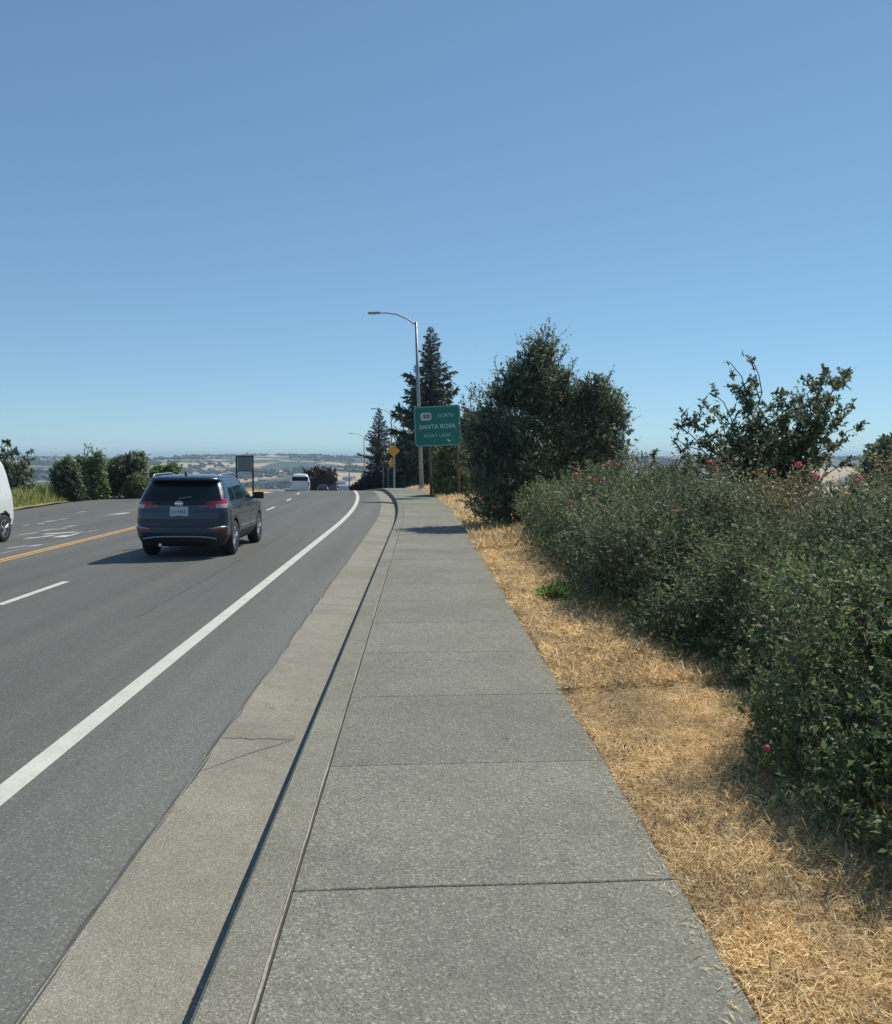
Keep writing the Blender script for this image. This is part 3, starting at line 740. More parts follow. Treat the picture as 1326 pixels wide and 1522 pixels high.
sh = [(P(x, y, 50), P(x2, y2, 50)) for x, y, x2, y2 in [(128, 658, 130, 700), (133, 662, 131, 700), (145, 664, 143, 705), (138, 660, 140, 700), (116, 676, 122, 710), (152, 690, 145, 715)]]
shrub('verge_shrub', 'tall pale green sapling with bare upright twigs', 'shrub', gl(134, 50), [lb(134, 712, 50, 18, 24), lb(120, 700, 50, 9, 20), lb(146, 695, 50, 8, 24), lb(140, 728, 50, 20, 14), lb(118, 725, 50, 12, 16)], 900, .13, 'sapling', k=9, twig=.45, shoots=sh, stems=8, shoot_leaf=12, thick=.3)
shrub('verge_shrub', 'round dark green bush on the far verge, left of the dark car', 'shrub', gl(185, 52), [lb(183, 702, 52, 23, 22), lb(203, 688, 52, 13, 14), lb(175, 712, 52, 17, 22), lb(196, 712, 52, 17, 16)], 1300, .13, 'oak', k=10, twig=.5, stems=8, thick=.3,
      shoots=[(P(210, 672, 52), P(203, 695, 52)), (P(178, 678, 52), P(180, 700, 52))])
shrub('verge_shrub', 'low dull olive shrub tucked under the round dark bush', 'shrub', gl(204, 51), [lb(203, 722, 51, 13, 16), lb(212, 728, 51, 9, 11), lb(193, 730, 51, 9, 9)], 600, .13, 'olive', k=9, twig=.35, stems=6)
shrub('verge_shrub', 'shrub showing over the roof of the dark car', 'shrub', gl(244, 55), [lb(236, 712, 55, 14, 17), lb(254, 706, 55, 14, 15)], 600, .15, 'sapling', k=9, twig=.4, stems=6)
shrub('russet_tree', 'low reddish brown round tree beyond the distant white van', 'tree', (P(474, 740, 165)[0], 165, -5.5), [lb(468, 716, 165, 15, 15), lb(482, 715, 165, 13, 14), lb(466, 724, 165, 12, 10)], 800, .6, 'rust_leaf', k=9, twig=1.6, stems=6, part='crown', wood='trunk', bark='bark')

# weeds along the far verge
n = 20000
u = rng.uniform(-22, -17.6, n); Y = rng.uniform(28, 66, n)
z = np.array([verge_lz(a, b_) for a, b_ in zip(u, Y)])
p = np.stack([u + shift(Y), Y, z], -1); d = unit(np.array([0, 0, 1.0]) + .45 * rdir(n)); hgt = rng.uniform(.2, .95, n) * sstep(-17.4, -18.6, u).clip(.3, 1)
tag(quads('verge_weeds', leaf_quads(p, d, rdir(n), hgt, hgt * .12, .1), M['weeds_l']), 'yellow-green weeds and dry grass fringing the far side of the road', 'weeds', kind='stuff')

# ------------------------------------------------------------------ straw on the near verge
def straw(n, u0, u1, y0, y1, Lr, Wr, up_=.22):
    u = rng.uniform(u0, u1, n); Y = y0 + (y1 - y0) * rng.random(n) ** 1.35
    e = 1.10 + .05 * fbm(Y * 3.1, Y * 0 + 2)
    u = np.where(u < e, e + rng.random(n) * .25, u)
    z = np.array([verge_r(a, b_)[2] for a, b_ in zip(u, Y)])
    p = np.stack([u + shift(Y), Y, z + rng.random(n) ** 2 * .035 + .004], -1)
    d = rdir(n) * np.array([1, 1, up_]); d[:, 2] = np.abs(d[:, 2]) * 1.0; d = unit(d)
    # clumps lean together
    ang = 6.28 * fbm(u * 1.6, Y * 1.6, 2) * 2
    d = unit(d + .55 * np.stack([np.cos(ang), np.sin(ang), np.full(n, .12)], -1))
    L = rng.uniform(*Lr, n); W = rng.uniform(*Wr, n)
    return leaf_quads(p - d * (L * .3)[:, None] * np.array([1, 1, 0]), d, unit(np.array([0, 0, 1.0]) + .6 * rdir(n)), L, W, .12)
Q = np.concatenate([straw(150000, 1.08, 3.4, 2.3, 9, (.02, .10), (.0022, .0062)), straw(45000, 1.08, 3.2, 7, 22, (.06, .18), (.007, .016)), straw(16000, 1.08, 3.2, 18, 60, (.12, .30), (.02, .05), .5)])
n = 650
Y = 2.4 + 22 * rng.random(n) ** 1.3; u = 1.11 - np.abs(rng.standard_normal(n)) * .05; d = unit(rdir(n) * np.array([1, 1, .03]))
p = np.stack([u + shift(Y), Y, zprof(Y) + KT + .004 + rng.random(n) * .004], -1); L = rng.uniform(.02, .08, n)
Q = np.concatenate([Q, leaf_quads(p, d, np.tile([0, 0, 1.0], (n, 1)), L, rng.uniform(.003, .006, n), .05)])
tag(quads('dry_straw', Q, M['straw']), 'golden dry straw covering the strip between sidewalk and hedge', 'straw', kind='stuff')
n = 1800
Y = rng.uniform(46, 75, n); u = rng.uniform(-11.6, -8.8, n); p = np.array([road(a, b_, .2) for a, b_ in zip(u, Y)])
hgt = rng.uniform(.1, .3, n)
tag(quads('median_grass', leaf_quads(p, unit(np.array([0, 0, 1.0]) + .5 * rdir(n)), rdir(n), hgt, hgt * .15), M['straw']), 'thin dry grass on the median island past the dark car', 'grass', kind='stuff')

def weed(label, px, py, h, nl, L):
    d = fw + rt * (px - CX) / F + up * (CY - py) / F; p = CAM + d * ((KT - 2) / d[2])
    root = empty('weed', tuple(p)); tag(root, label, 'weed')
    dd = unit(rdir(nl) * np.array([1, 1, .6]) + np.array([0, 0, .55])); st = rdir(nl) * np.array([.10, .10, 0]) * (L / .1)
    quads('leaves', leaf_quads(st + np.array([0, 0, .01]), dd, rdir(nl), rng.uniform(.5, 1.2, nl) * L, rng.uniform(.2, .35, nl) * L), M['weed'], root)
    mb = MB()
    for q in range(6): mb.tube([(0, 0, -.02), tuple(unit((rdir(1)[0] * [1, 1, .3] + [0, 0, .8])[None])[0] * L * .8)], [.004, .002], 4)
    mb.build('stem', M['weed'], root)
weed('bright green weed alone on the straw below the middle of the hedge', 836, 888, .2, 220, .24)
weed('small green weed tuft at the grass edge past the tree shadow', 775, 808, .12, 50, .12)

n = 3800
Y = 2.4 + 26 * rng.random(n) ** 1.6; u = np.where(rng.random(n) < .4, 1.10 + np.abs(rng.standard_normal(n)) * .25, rng.uniform(1.1, 2.6, n)); u = np.maximum(u, 1.10)
p = np.array([(a + float(shift(b_)), b_, verge_r(a, b_)[2] + .022) for a, b_ in zip(u, Y)])
L = rng.uniform(.008, .026, n) * (1 + Y / 20)
tag(quads('leaf_litter', leaf_quads(p, unit(rdir(n) * np.array([1, 1, .35])), unit(rdir(n) * .6 + np.array([0, 0, 1.0])), L, L * .6, .35), M['litter']), 'dark brown dead leaves caught in the straw along the sidewalk edge', 'leaf litter', kind='stuff')
n = 700
Y = 2.4 + 16 * rng.random(n) ** 1.5; u = 1.3 + 1.3 * rng.random(n); p = np.array([verge_r(a, b_) for a, b_ in zip(u, Y)]); L = rng.uniform(.08, .22, n)
tag(quads('dry_stalks', leaf_quads(p, unit(np.array([0, 0, .8]) + .6 * rdir(n)), rdir(n), L, np.full(n, .005), .1), M['straw']), 'thin upright dry stalks standing in the straw', 'stalks', kind='stuff')

# ------------------------------------------------------------------ street lamps
def children(o): return [c for c in bpy.data.objects if c.parent == o]
def dup(o, parent=None):
    c = o.copy(); C.objects.link(c); c.parent = parent
    for ch in children(o): dup(ch, c)
    return c
lamp = empty('street_lamp', (0, 0, 0)); tag(lamp, 'nearest tall grey street lamp, its pole passing behind the green sign', 'street lamp', 'street lamps along the sidewalk')
mb = MB(); mb.tube([(0, 0, 0), (0, 0, 5), (0, 0, 9.65)], [.13, .10, .07], 12); mb.build('pole', M['galv'], lamp, True)
mb = MB(); mb.box((0, 0, .04), (.4, .4, .08), bev=.01); mb.tube([(0, 0, .08), (0, 0, .3)], [.17, .14], 12); mb.build('base', M['galv'], lamp)
mb = MB(); mb.tube([(.06, 0, 9.3), (0, 0, 9.5), (-.5, 0, 9.85), (-1.1, 0, 10.12), (-1.7, 0, 10.22), (-2.2, 0, 10.22)], [.05, .05, .042, .038, .034, .03], 8); mb.build('arm', M['galv'], lamp, True)
mb = MB(); mb.box((-2.38, 0, 10.24), (.72, .26, .11), bev=.04); hd = mb.build('lamp_head', M['galv'], lamp)
mb = MB(); mb.box((-2.44, 0, 10.175), (.42, .18, .03), bev=.01); mb.build('lens', M['lamp_glass'], hd)
def place_lamp(o, px, Y, lean=0, rz=0, zt=None):
    p = P(px, 725, Y); o.location = (p[0], Y, float(zprof(Y)) + .12 if zt is None else zt); o.rotation_euler = (0, R(lean), rz)
place_lamp(lamp, 627, 52, -1.9)
l2 = dup(lamp); l2['label'] = 'second street lamp, beside the smaller conifer'; place_lamp(l2, 583, 120, -.5, R(6), -1.75)
l3 = dup(lamp); l3['label'] = 'farthest street lamp, left of the smaller conifer'; place_lamp(l3, 542, 158, -.3, R(6), -4.0)

# ------------------------------------------------------------------ green guide sign
sp = P(655, 633, 42)
sg = empty('guide_sign', (sp[0], 42, .1)); tag(sg, 'green highway guide sign on timber posts beside the sidewalk', 'road sign')
sg.rotation_euler = (0, R(-2.6), R(-10))
def rrect(mb, w, h, r, y0, y1, cz=0, cx=0):
    pts = [(cx + sx * (w / 2 - r) + r * cos(a), cz + sz * (h / 2 - r) + r * sin(a)) for sx, sz, a0 in ((1, 1, 0), (-1, 1, pi / 2), (-1, -1, pi), (1, -1, 1.5 * pi)) for a in np.linspace(a0, a0 + pi / 2, 6)]
    n = len(pts); mb.add([(x, y0, z) for x, z in pts] + [(x, y1, z) for x, z in pts], [tuple(range(n)), tuple(range(2 * n - 1, n - 1, -1))] + [(i, (i + 1) % n, n + (i + 1) % n, n + i) for i in range(n)])
cz = float(sp[2]) - .1
mb = MB(); rrect(mb, 2.22, 1.90, .16, -.012, .012, cz); pn = mb.build('panel', M['sign_green'], sg)
mb = MB()
o_, i_ = MB(), MB()
w, h, r = 2.14, 1.82, .13
pt = lambda k: [(sx * (w / 2 - k - r) + r * cos(a), sz * (h / 2 - k - r) + r * sin(a)) for sx, sz, a0 in ((1, 1, 0), (-1, 1, pi / 2), (-1, -1, pi), (1, -1, 1.5 * pi)) for a in np.linspace(a0, a0 + pi / 2, 6)]
A, B = pt(0), pt(.022); n = len(A)
mb.add([(x, -.015, z + cz) for x, z in A] + [(x, -.015, z + cz) for x, z in B], [(i, (i + 1) % n, n + (i + 1) % n, n + i) for i in range(n)])
mb.build('border', M['sign_letter'], pn)
RX = (pi / 2, 0, 0)
mb = MB(); rrect(mb, .52, .36, .12, -.019, -.013, cz + .46, -.52); mb.build('route_shield', M['sign_white'], pn)
mb = MB(); rrect(mb, .37, .19, .05, -.023, -.0195, cz + .47, -.50); mb.build('shield_panel', M['sign_ink'], pn)
text_mesh('shield_number', '101', .16, M['sign_white'], pn, (-.50, -.025, cz + .47), RX, .001, .3)
text_mesh('lettering', 'NORTH', .24, M['sign_letter'], pn, (.42, -.016, cz + .47), RX, .001, .75)
text_mesh('lettering', 'SANTA ROSA', .27, M['sign_letter'], pn, (-.0, -.016, cz - .03), RX, .001, 1.72, .006)
text_mesh('lettering', 'RIGHT LANE', .22, M['sign_letter'], pn, (-.02, -.016, cz - .45), RX, .001, 1.25)
for x in (-.45, .88):
    mb = MB(); mb.box((x, .075, (cz + .8) / 2 - .2), (.11, .11, cz + 1.2)); mb.build('post', M['wood_post'], sg)

# ------------------------------------------------------------------ warning sign
wp = P(586, 700, 70)
ws = empty('warning_sign', (wp[0], 70, float(zprof(70)) + .05)); tag(ws, 'two orange diamond warning plates on one grey post beside the sidewalk', 'road sign')
zz = lambda y: P(586, y, 70)[2] - float(zprof(70)) - .05
mb = MB(); mb.box((0, .05, zz(668) / 2), (.13, .07, zz(668))); mb.build('post', M['galv'], ws)
def diamond(cx, cz_, s, nm, rz=0):
    mb = MB(); rrect(mb, s, s, .05, -.01, .01, 0, 0)
    o = mb.build(nm, M['orange'], ws); o.location = (cx, 0, cz_); o.rotation_euler = (0, pi / 4, rz)
    mb = MB(); rrect(mb, s * .5, s * .09, .01, -.014, -.0105, .0, 0); mb.build('symbol', M['sign_letter'] if 0 else M['orange'], o)
    return o
d1 = diamond(-.05, zz(670), .72, 'diamond_plate'); d2 = diamond(-.20, zz(687.5), .56, 'diamond_plate', R(38))
# slim posts near it
for px, pyt, lab in ((570, 694, 'slim pale marker post just left of the orange warning signs'), (577, 697, 'shorter slim marker post beside the orange warning signs')):
    p = P(px, pyt, 78); b_ = float(zprof(78)); ro = empty('marker_post', (p[0], 78, b_)); tag(ro, lab, 'post')
    mb = MB(); mb.tube([(0, 0, 0), (0, 0, p[2] - b_)], .045, 6); mb.build('pole', M['grey_paint'], ro)
    mb = MB(); mb.box((0, 0, p[2] - b_ - .1), (.12, .03, .22), bev=.005); mb.build('plate', M['grey_paint'], ro)
p = P(519, 688, 130); ro = empty('utility_pole', (p[0], 130, float(zprof(130)))); tag(ro, 'very thin grey pole standing far down the road', 'pole')
hp = p[2] - float(zprof(130)); mb = MB(); mb.tube([(0, 0, 0), (0, 0, hp)], [.10, .07], 6); mb.build('pole', M['grey_paint'], ro)
mb = MB(); mb.box((0, 0, hp - .15), (.7, .08, .08)); mb.build('crossbar', M['grey_paint'], ro)

# back of a sign on the median
bp = P(363.5, 677, 48.5); bz = road(-9.3, 48.5, .1)[2]
bs = empty('sign_back', (bp[0], 48.5, bz)); tag(bs, 'back of a dark-framed two-legged road sign beyond the dark car', 'road sign')
hh = bp[2] - bz; wS = 24 * 48.5 / F
mb = MB(); mb.box((0, 0, hh - .43), (wS - .12, .02, .78)); mb.build('panel', M['sign_back'], bs)
mb = MB(); mb.box((0, 0, hh - .035), (wS + .1, .06, .07)); mb.build('top_rail', M['frame_dark'], bs)
mb = MB(); mb.box((0, .0, hh - .84), (wS - .1, .05, .04)); mb.build('lower_rail', M['frame_dark'], bs)
for s in (-1, 1):
    mb = MB(); mb.box((s * wS / 2, 0, (hh - .075) / 2), (.085, .07, hh - .075)); mb.build('leg', M['frame_dark'], bs)

# ------------------------------------------------------------------ vehicles
def shell(rows, zs, rr, rf, bow=.06, nr=14, nc=6, ns=70, nf=8):
    rows = np.array(rows, float)
    yr, yf, hw = (np.interp(zs, rows[:, 0], rows[:, k]) for k in (1, 2, 3))
    grid = []
    for a, b_, w_ in zip(yr, yf, hw):
        r1, r2 = min(rr, w_ * .6), min(rf, w_ * .6)
        pts = [(x, a) for x in np.linspace(0, w_ - r1, nr)]
        pts += [(w_ - r1 + r1 * sin(t), a + r1 - r1 * cos(t)) for t in np.linspace(0, pi / 2, nc + 2)[1:]]
        pts += [(w_, y) for y in np.linspace(a + r1, b_ - r2, ns)[1:]]
        pts += [(w_ - r2 + r2 * cos(t), b_ - r2 + r2 * sin(t)) for t in np.linspace(0, pi / 2, nc + 2)[1:]]
        pts += [(x, b_) for x in np.linspace(w_ - r2, 0, nf)[1:]]
        pts = np.array(pts)
        tt = np.clip((pts[:, 1] - a) / (b_ - a), 0, 1)
        # plan taper: narrower toward nose and tail
        pts[:, 0] *= 1 - .05 * np.clip((tt - .72) / .28, 0, 1) ** 1.5 - .03 * np.clip((.15 - tt) / .15, 0, 1) ** 1.5
        pts[:, 1] += bow * (pts[:, 0] / w_) ** 2 * (tt < .3) * (1 - tt / .3) - bow * 2 * (pts[:, 0] / w_) ** 2 * (tt > .8) * (tt - .8) / .2
        full = np.concatenate([pts, np.stack([-pts[-2:0:-1, 0], pts[-2:0:-1, 1]], -1)])
        grid.append(full)
    return np.array(grid)

def vehicle(name, label, cat, loc, rz, rows, zs, pred, mats, wheels, rr=.16, rf=.35, bow=.06, res=1.0, group=None):
    root = empty(name, loc, rz); tag(root, label, cat, group)
    g = shell(rows, zs, rr, rf, bow, int(14 * res), 6, int(80 * res), 8)
    nz, m = g.shape[:2]
    V = np.concatenate([np.concatenate([g, np.broadcast_to(zs[:, None, None], (nz, m, 1))], -1)])
    groups = {}
    for i in range(nz - 1):
        for j in range(m):
            q = [V[i, j], V[i, (j + 1) % m], V[i + 1, (j + 1) % m], V[i + 1, j]]
            c = sum(q) / 4; nr_ = np.cross(q[1] - q[0], q[3] - q[0]); nr_ = nr_ / (np.linalg.norm(nr_) + 1e-9)
            pt_ = pred(c, nr_, wheels)
            if pt_: groups.setdefault(pt_, []).append((i * m + j, i * m + (j + 1) % m, (i + 1) * m + (j + 1) % m, (i + 1) * m + j))
    VV = V.reshape(-1, 3)
    groups.setdefault('body', []).append(tuple((nz - 1) * m + j for j in range(m)))
    for nm, fs in groups.items():
        used = sorted({i for f in fs for i in f}); mp = {a: b_ for b_, a in enumerate(used)}
        # split symmetric lights into left and right pieces
        sets = [fs]
        if nm.endswith('*'):
            sets = [[f for f in fs if VV[f[0]][0] >= 0], [f for f in fs if VV[f[0]][0] < 0]]
        for k, ss in enumerate(sets):
            if not ss: continue
            used = sorted({i for f in ss for i in f}); mp = {a: b_ for b_, a in enumerate(used)}
            mb = MB(); mb.v = [tuple(VV[i]) for i in used]; mb.f = [tuple(mp[i] for i in f) for f in ss]
            me = bpy.data.meshes.new(nm.rstrip('*')); me.from_pydata(mb.v, [], mb.f); me.update()
            link(nm.rstrip('*'), me, mats[nm], root, True)
    mb = MB(); zb = zs[0]; L = rows[2][2] - rows[2][1]
    mb.box((0, rows[2][1] + L / 2, zb + .12), (rows[2][3] * 1.25, L * .93, .2)); mb.build('underbody', M['plastic'], root)
    for (x, y, r, w_) in wheels:
        s = 1 if x > 0 else -1
        wh = empty('wheel', (x, y, r)); wh.parent = root
        mb = MB(); mat = Matrix()
        mb.lathe([(r * .62, -w_ / 2 * .9), (r * .92, -w_ / 2), (r, -w_ / 2 * .7), (r, w_ / 2 * .7), (r * .92, w_ / 2), (r * .62, w_ / 2 * .9)], 28, mat); mb.build('tyre', M['rubber'], wh, True)
        mb = MB(); e = s * w_ / 2
        mb.lathe([(r * .64, e * .9), (r * .60, e * .95), (r * .56, e * .45)], 24, mat)
        for q in range(5):
            a = 2 * pi * q / 5 + .3
            for da in (-.17, .17):
                p0 = Vector((e * .8, cos(a) * r * .1, sin(a) * r * .1)); p1 = Vector((e * .88, cos(a + da) * r * .6, sin(a + da) * r * .6))
                mb.tube([p0, p1], [r * .07, r * .055], 5)
        mb.lathe([(.001, e * .92), (r * .14, e * .9), (r * .15, e * .7)], 12, mat)
        mb.build('rim', M['rim'], wh)
        mb = MB(); mb.lathe([(.001, e * .3), (r * .62, e * .3), (r * .62, -e * .5)], 20, mat); mb.build('hub_disc', M['plastic'], wh)
    return root

def in_arch(c, wheels, k):
    for (x, y, r, w_) in wheels:
        if (x > 0) == (c[0] > 0) and abs(c[0]) > .55 and (c[1] - y) ** 2 + (c[2] - r) ** 2 < (r * k) ** 2: return True
    return False

# the dark SUV
suv_rows = [(.24, .16, 4.40, .80), (.32, .07, 4.48, .86), (.42, .03, 4.55, .905), (.52, .0, 4.58, .92), (.62, .0, 4.60, .922), (.66, .035, 4.60, .922), (.80, .03, 4.56, .925), (.92, .04, 4.45, .922), (.98, .05, 4.25, .918), (1.04, .055, 3.75, .908), (1.08, .06, 3.45, .898),
            (1.14, .09, 3.32, .88), (1.25, .17, 3.12, .845), (1.40, .28, 2.84, .785), (1.50, .355, 2.60, .74), (1.535, .37, 2.52, .722), (1.545, .24, 2.5, .715), (1.58, .235, 2.38, .69), (1.605, .28, 2.2, .655), (1.625, .38, 2.0, .60), (1.64, .55, 1.85, .50), (1.648, .8, 1.7, .35), (1.652, 1.1, 1.5, .12)]
zs = np.unique(np.round(np.concatenate([np.arange(.24, 1.53, .02), [1.535, 1.545, 1.56, 1.58, 1.593, 1.605, 1.615, 1.625, 1.633, 1.64, 1.645, 1.648, 1.652]]), 4))
suv_wheels = [(s * .80, y, .355, .235) for s in (-1, 1) for y in (.93, 3.59)]
def suv_pred(c, n, wh):
    x, y, z = c; ax = abs(x)
    rear = n[1] < -.55
    if in_arch(c, wh, 1.12): return None
    if in_arch(c, wh, 1.28) : return 'cladding'
    if z < .40: return 'cladding'
    if not rear and z < .46: return 'cladding'
    if rear and .37 < z < .395: return 'cladding'
    # rear glass
    if z < 1.53 and z > 1.135 and y < .9 and ax < .80 - .42 * (z - 1.135) and n[1] < -.3 and abs(n[0]) < .75: return 'rear_window'
    if 1.055 < z <= 1.135 and rear and ax < .52: return 'hatch_garnish'
    # tail lamps
    if .99 < z < 1.19 and y < .42 and ax > .40:
        top = min(1.185, 1.045 + (ax - .40) * .36)
        bot = 1.0 + max(0, .70 - ax) * .10
        lim = .42 if z > 1.06 else .30
        if bot < z < top and y < lim - max(0, z - 1.1) * .6: 
            return 'tail_light*' if not (.70 < ax < .885 and .99 < z < 1.075) else 'reversing_light*'
    if .54 < z < .60 and rear and ax > .60: return 'reflector*'
    # side glass
    if abs(n[0]) > .5 and 1.115 < z < 1.475:
        yf = np.interp(z, [1.08, 1.5], [3.22, 2.50]) ; yb = np.interp(z, [1.08, 1.5], [.52, .72])
        if yb < y < yf and not any(abs(y - k - (z - 1.1) * s_) < .035 for k, s_ in ((2.06, -.1), (1.12, .22))): return 'side_window*'
    if n[1] > .3 and 1.10 < z < 1.53 and ax < .80 - .3 * (z - 1.1): return 'windshield'
    if n[1] > .5 and .70 < z < .92 and ax > .5: return 'headlight*'
    if n[1] > .5 and .45 < z < .85 and ax < .5: return 'grille'
    return 'body'
sm = {'body': M['suv'], 'cladding': M['plastic'], 'rear_window': M['glass'], 'hatch_garnish': M['plastic'], 'tail_light*': M['lens'], 'reversing_light*': M['lens_pale'], 'reflector*': M['lens'], 'side_window*': M['glass'], 'windshield': M['glass'], 'headlight*': M['lens_pale'], 'grille': M['plastic']}
suv = vehicle('parked_car', 'dark slate SUV driving away in the near lane', 'car', (-4.78, 17.68, 0), R(-.2), suv_rows, zs, suv_pred, sm, suv_wheels, rr=.18, rf=.4, bow=.14)
suv.name = 'suv_car'
mb = MB(); mb.box((0, .045, .94), (.36, .02, .19), bev=.008); pl = mb.build('number_plate', M['plate'], suv)
mb = MB(); mb.lathe([(.001, -.02), (.075, -.014), (.085, 0)], 24, Matrix.Translation((0, .045, 1.09)) @ Matrix.Rotation(pi / 2, 4, 'Z') @ Matrix.Scale(.7, 4, (0, 0, 1))); mb.build('emblem', M['chrome'], suv, True)
# chrome corner and silver lower trim
mb = MB(); pts = [(x, .012 + .10 * (x / .9) ** 2 - .02, .395 + .05 * (1 - (x / .72) ** 4)) for x in np.linspace(-.72, .72, 17)]; mb.tube(pts, .017, 6); mb.build('bumper_trim', M['silver'], suv, True)
for s in (-1, 1):
    mb = MB(); mb.tube([(s * .56, .02, .60), (s * .72, .055, .615), (s * .86, .13, .622), (s * .905, .30, .615)], [.008, .022, .02, .008], 6); mb.build('corner_trim', M['silver'], suv, True)
    mb = MB(); mb.tube([(s * .66, .55, 1.60), (s * .67, .75, 1.655), (s * .665, 1.9, 1.665), (s * .66, 2.15, 1.62)], .018, 6); mb.build('roof_rail', M['silver'], suv, True)
    mb = MB(); mb.box((s * 1.03, 2.98, 1.14), (.22, .11, .16), bev=.035); mb.box((s * .91, 3.0, 1.09), (.12, .06, .05), bev=.01); mi = mb.build('wing_mirror', M['plastic'], suv, True)
    mb = MB(); mb.box((s * 1.03, 2.922, 1.14), (.17, .006, .12), bev=.002); mb.build('mirror_glass', M['glass'], mi)
    for y in (1.35, 2.35):
        mb = MB(); mb.box((s * .93, y, .965), (.025, .16, .028), bev=.008); mb.build('door_handle', M['suv'], suv)
    for y in (.505, 1.45, 2.5, 3.28):  # shut lines of the doors
        mb = MB(); mb.box((s * .921, y, .76), (.006, .010, .52)); mb.build('door_seam', M['plastic'], suv)
mb = MB(); mb.tube([(-.02, .12, 1.19), (.22, .145, 1.225)], [.012, .008], 5); mb.build('rear_wiper', M['silver'], suv)
mb = MB(); mb.tube([(0, .62, 1.635), (0, .58, 1.70), (0, .48, 1.72)], [.03, .018, .006], 5); mb.build('antenna', M['plastic'], suv)
mb = MB(); mb.tube([(-.40, .1, .27), (-.40, .3, .27)], .035, 10); mb.build('exhaust', M['chrome'], suv)

# white van coming the other way
van_rows = [(.30, .10, 5.2, .88), (.42, .03, 5.3, .95), (.6, .0, 5.35, .98), (.95, .02, 5.25, .99), (1.15, .05, 5.0, .985), (1.25, .06, 4.75, .975), (1.5, .11, 4.35, .94), (1.8, .19, 3.95, .905), (2.05, .29, 3.6, .865), (2.18, .37, 3.4, .82), (2.26, .46, 3.2, .74), (2.31, .65, 2.9, .52), (2.33, 1.1, 2.5, .12)]
zv = np.unique(np.concatenate([np.arange(.30, 2.18, .045), np.linspace(2.18, 2.33, 9)]))
van_wheels = [(s * .88, y, .37, .22) for s in (-1, 1) for y in (.78, 4.2)]
def van_pred(c, n, wh):
    x, y, z = c; ax = abs(x)
    if in_arch(c, wh, 1.16): return None
    if in_arch(c, wh, 1.24): return 'cladding'
    if z < .42: return 'cladding'
    if n[1] < -.5 and 1.25 < z < 1.85 and .06 < ax < .68: return 'rear_window*'
    if n[1] < -.4 and .85 < z < 1.15 and ax > .78: return 'tail_light*'
    if abs(n[0]) > .5 and 1.28 < z < 1.85 and 3.0 < y < np.interp(z, [1.25, 1.85], [4.4, 3.7]): return 'side_window*'
    if n[1] > .25 and 1.28 < z < 2.0 and ax < .75: return 'windshield'
    return 'body'
vm = {'body': M['white_car'], 'cladding': M['plastic'], 'rear_window*': M['glass'], 'tail_light*': M['lens'], 'side_window*': M['glass'], 'windshield': M['glass']}
van = vehicle('delivery_van', 'white lettered van coming the other way, cut off by the left edge', 'van', (-12.13, 24.95, float(cross(-12.1))), pi, van_rows, zv, van_pred, vm, van_wheels, rr=.2, rf=.35, bow=.05, res=.6)
def blur_line(name, w, h, n, mat, parent, loc, rot, seed):
    """a row of strokes standing for writing too smeared to read in the photograph"""
    r = random.Random(seed); mb = MB(); x = -w / 2; st = w / n
    for k in range(n):
        a = r.uniform(.45, .8) * st
        for q in range(2):
            if q and r.random() < .4: continue
            z0 = r.uniform(-.5, .0) * h if q else -.5 * h; hh = r.uniform(.25, .5) * h if q else h * r.uniform(.7, 1)
            ww = a * (.35 if not q else .9)
            mb.add([(x, z0, 0), (x + ww, z0, 0), (x + ww, z0 + hh, 0), (x, z0 + hh, 0), (x, z0, .004), (x + ww, z0, .004 + q * .001), (x + ww, z0 + hh, .004 + q * .001), (x, z0 + hh, .004)],
                   [(0, 1, 2, 3), (4, 5, 6, 7), (0, 1, 5, 4), (1, 2, 6, 5), (2, 3, 7, 6), (3, 0, 4, 7)])
        x += st
    o = mb.build(name, mat, parent); o.location = loc; o.rotation_euler = rot; return o
for k, (y, z, hgt_, wd, nn) in enumerate([(1.05, 1.66, .10, .7, 9), (1.0, 1.46, .13, .75, 8), (.95, 1.24, .10, .7, 10), (.9, 1.06, .08, .5, 8)]):
    xx = -float(np.interp(z, [r[0] for r in van_rows], [r[3] for r in van_rows])) * .985 - .006
    blur_line('lettering', wd, hgt_, nn, M['van_ink'], van, (xx, y, z), (pi / 2 - (.15 if z > 1.3 else .06), 0, -pi / 2), k)
for s in (-1, 1):
    mb = MB(); mb.box((s * 1.08, 4.15, 1.4), (.2, .1, .26), bev=.03); mb.build('wing_mirror', M['plastic'], van)

blur_line('plate_characters', .29, .085, 7, M['plate_ink'], pl, (0, .0345, .935), (pi / 2, 0, 0), 3)

# distant white van and two dark cars
def far_pred(c, n, wh):
    x, y, z = c; ax = abs(x)
    if z < .34: return 'cladding'
    if n[1] < -.3 and FW[0] < z < FW[1] and ax < FW[2]: return 'rear_window'
    if n[1] < -.4 and FW[3] < z < FW[4] and ax > FW[5]: return 'tail_light*'
    if abs(n[0]) > .5 and FW[0] < z < FW[1] and .5 < y < 3: return 'side_window*'
    return 'body'
fm = {'body': M['white_car'], 'cladding': M['plastic'], 'rear_window': M['glass'], 'tail_light*': M['lens'], 'side_window*': M['glass']}
FW = (1.28, 1.68, .78, .8, 1.2, .8)
r2 = [(.25, .12, 4.7, .85), (.4, .02, 4.8, .93), (.7, .0, 4.85, .95), (1.0, .03, 4.6, .955), (1.15, .05, 3.9, .95), (1.4, .12, 3.4, .90), (1.7, .25, 2.9, .82), (1.88, .36, 2.6, .72), (1.95, .5, 2.4, .58), (1.99, .8, 2.1, .3), (2.0, 1.1, 1.8, .1)]
fp = P(446, 720, 88)
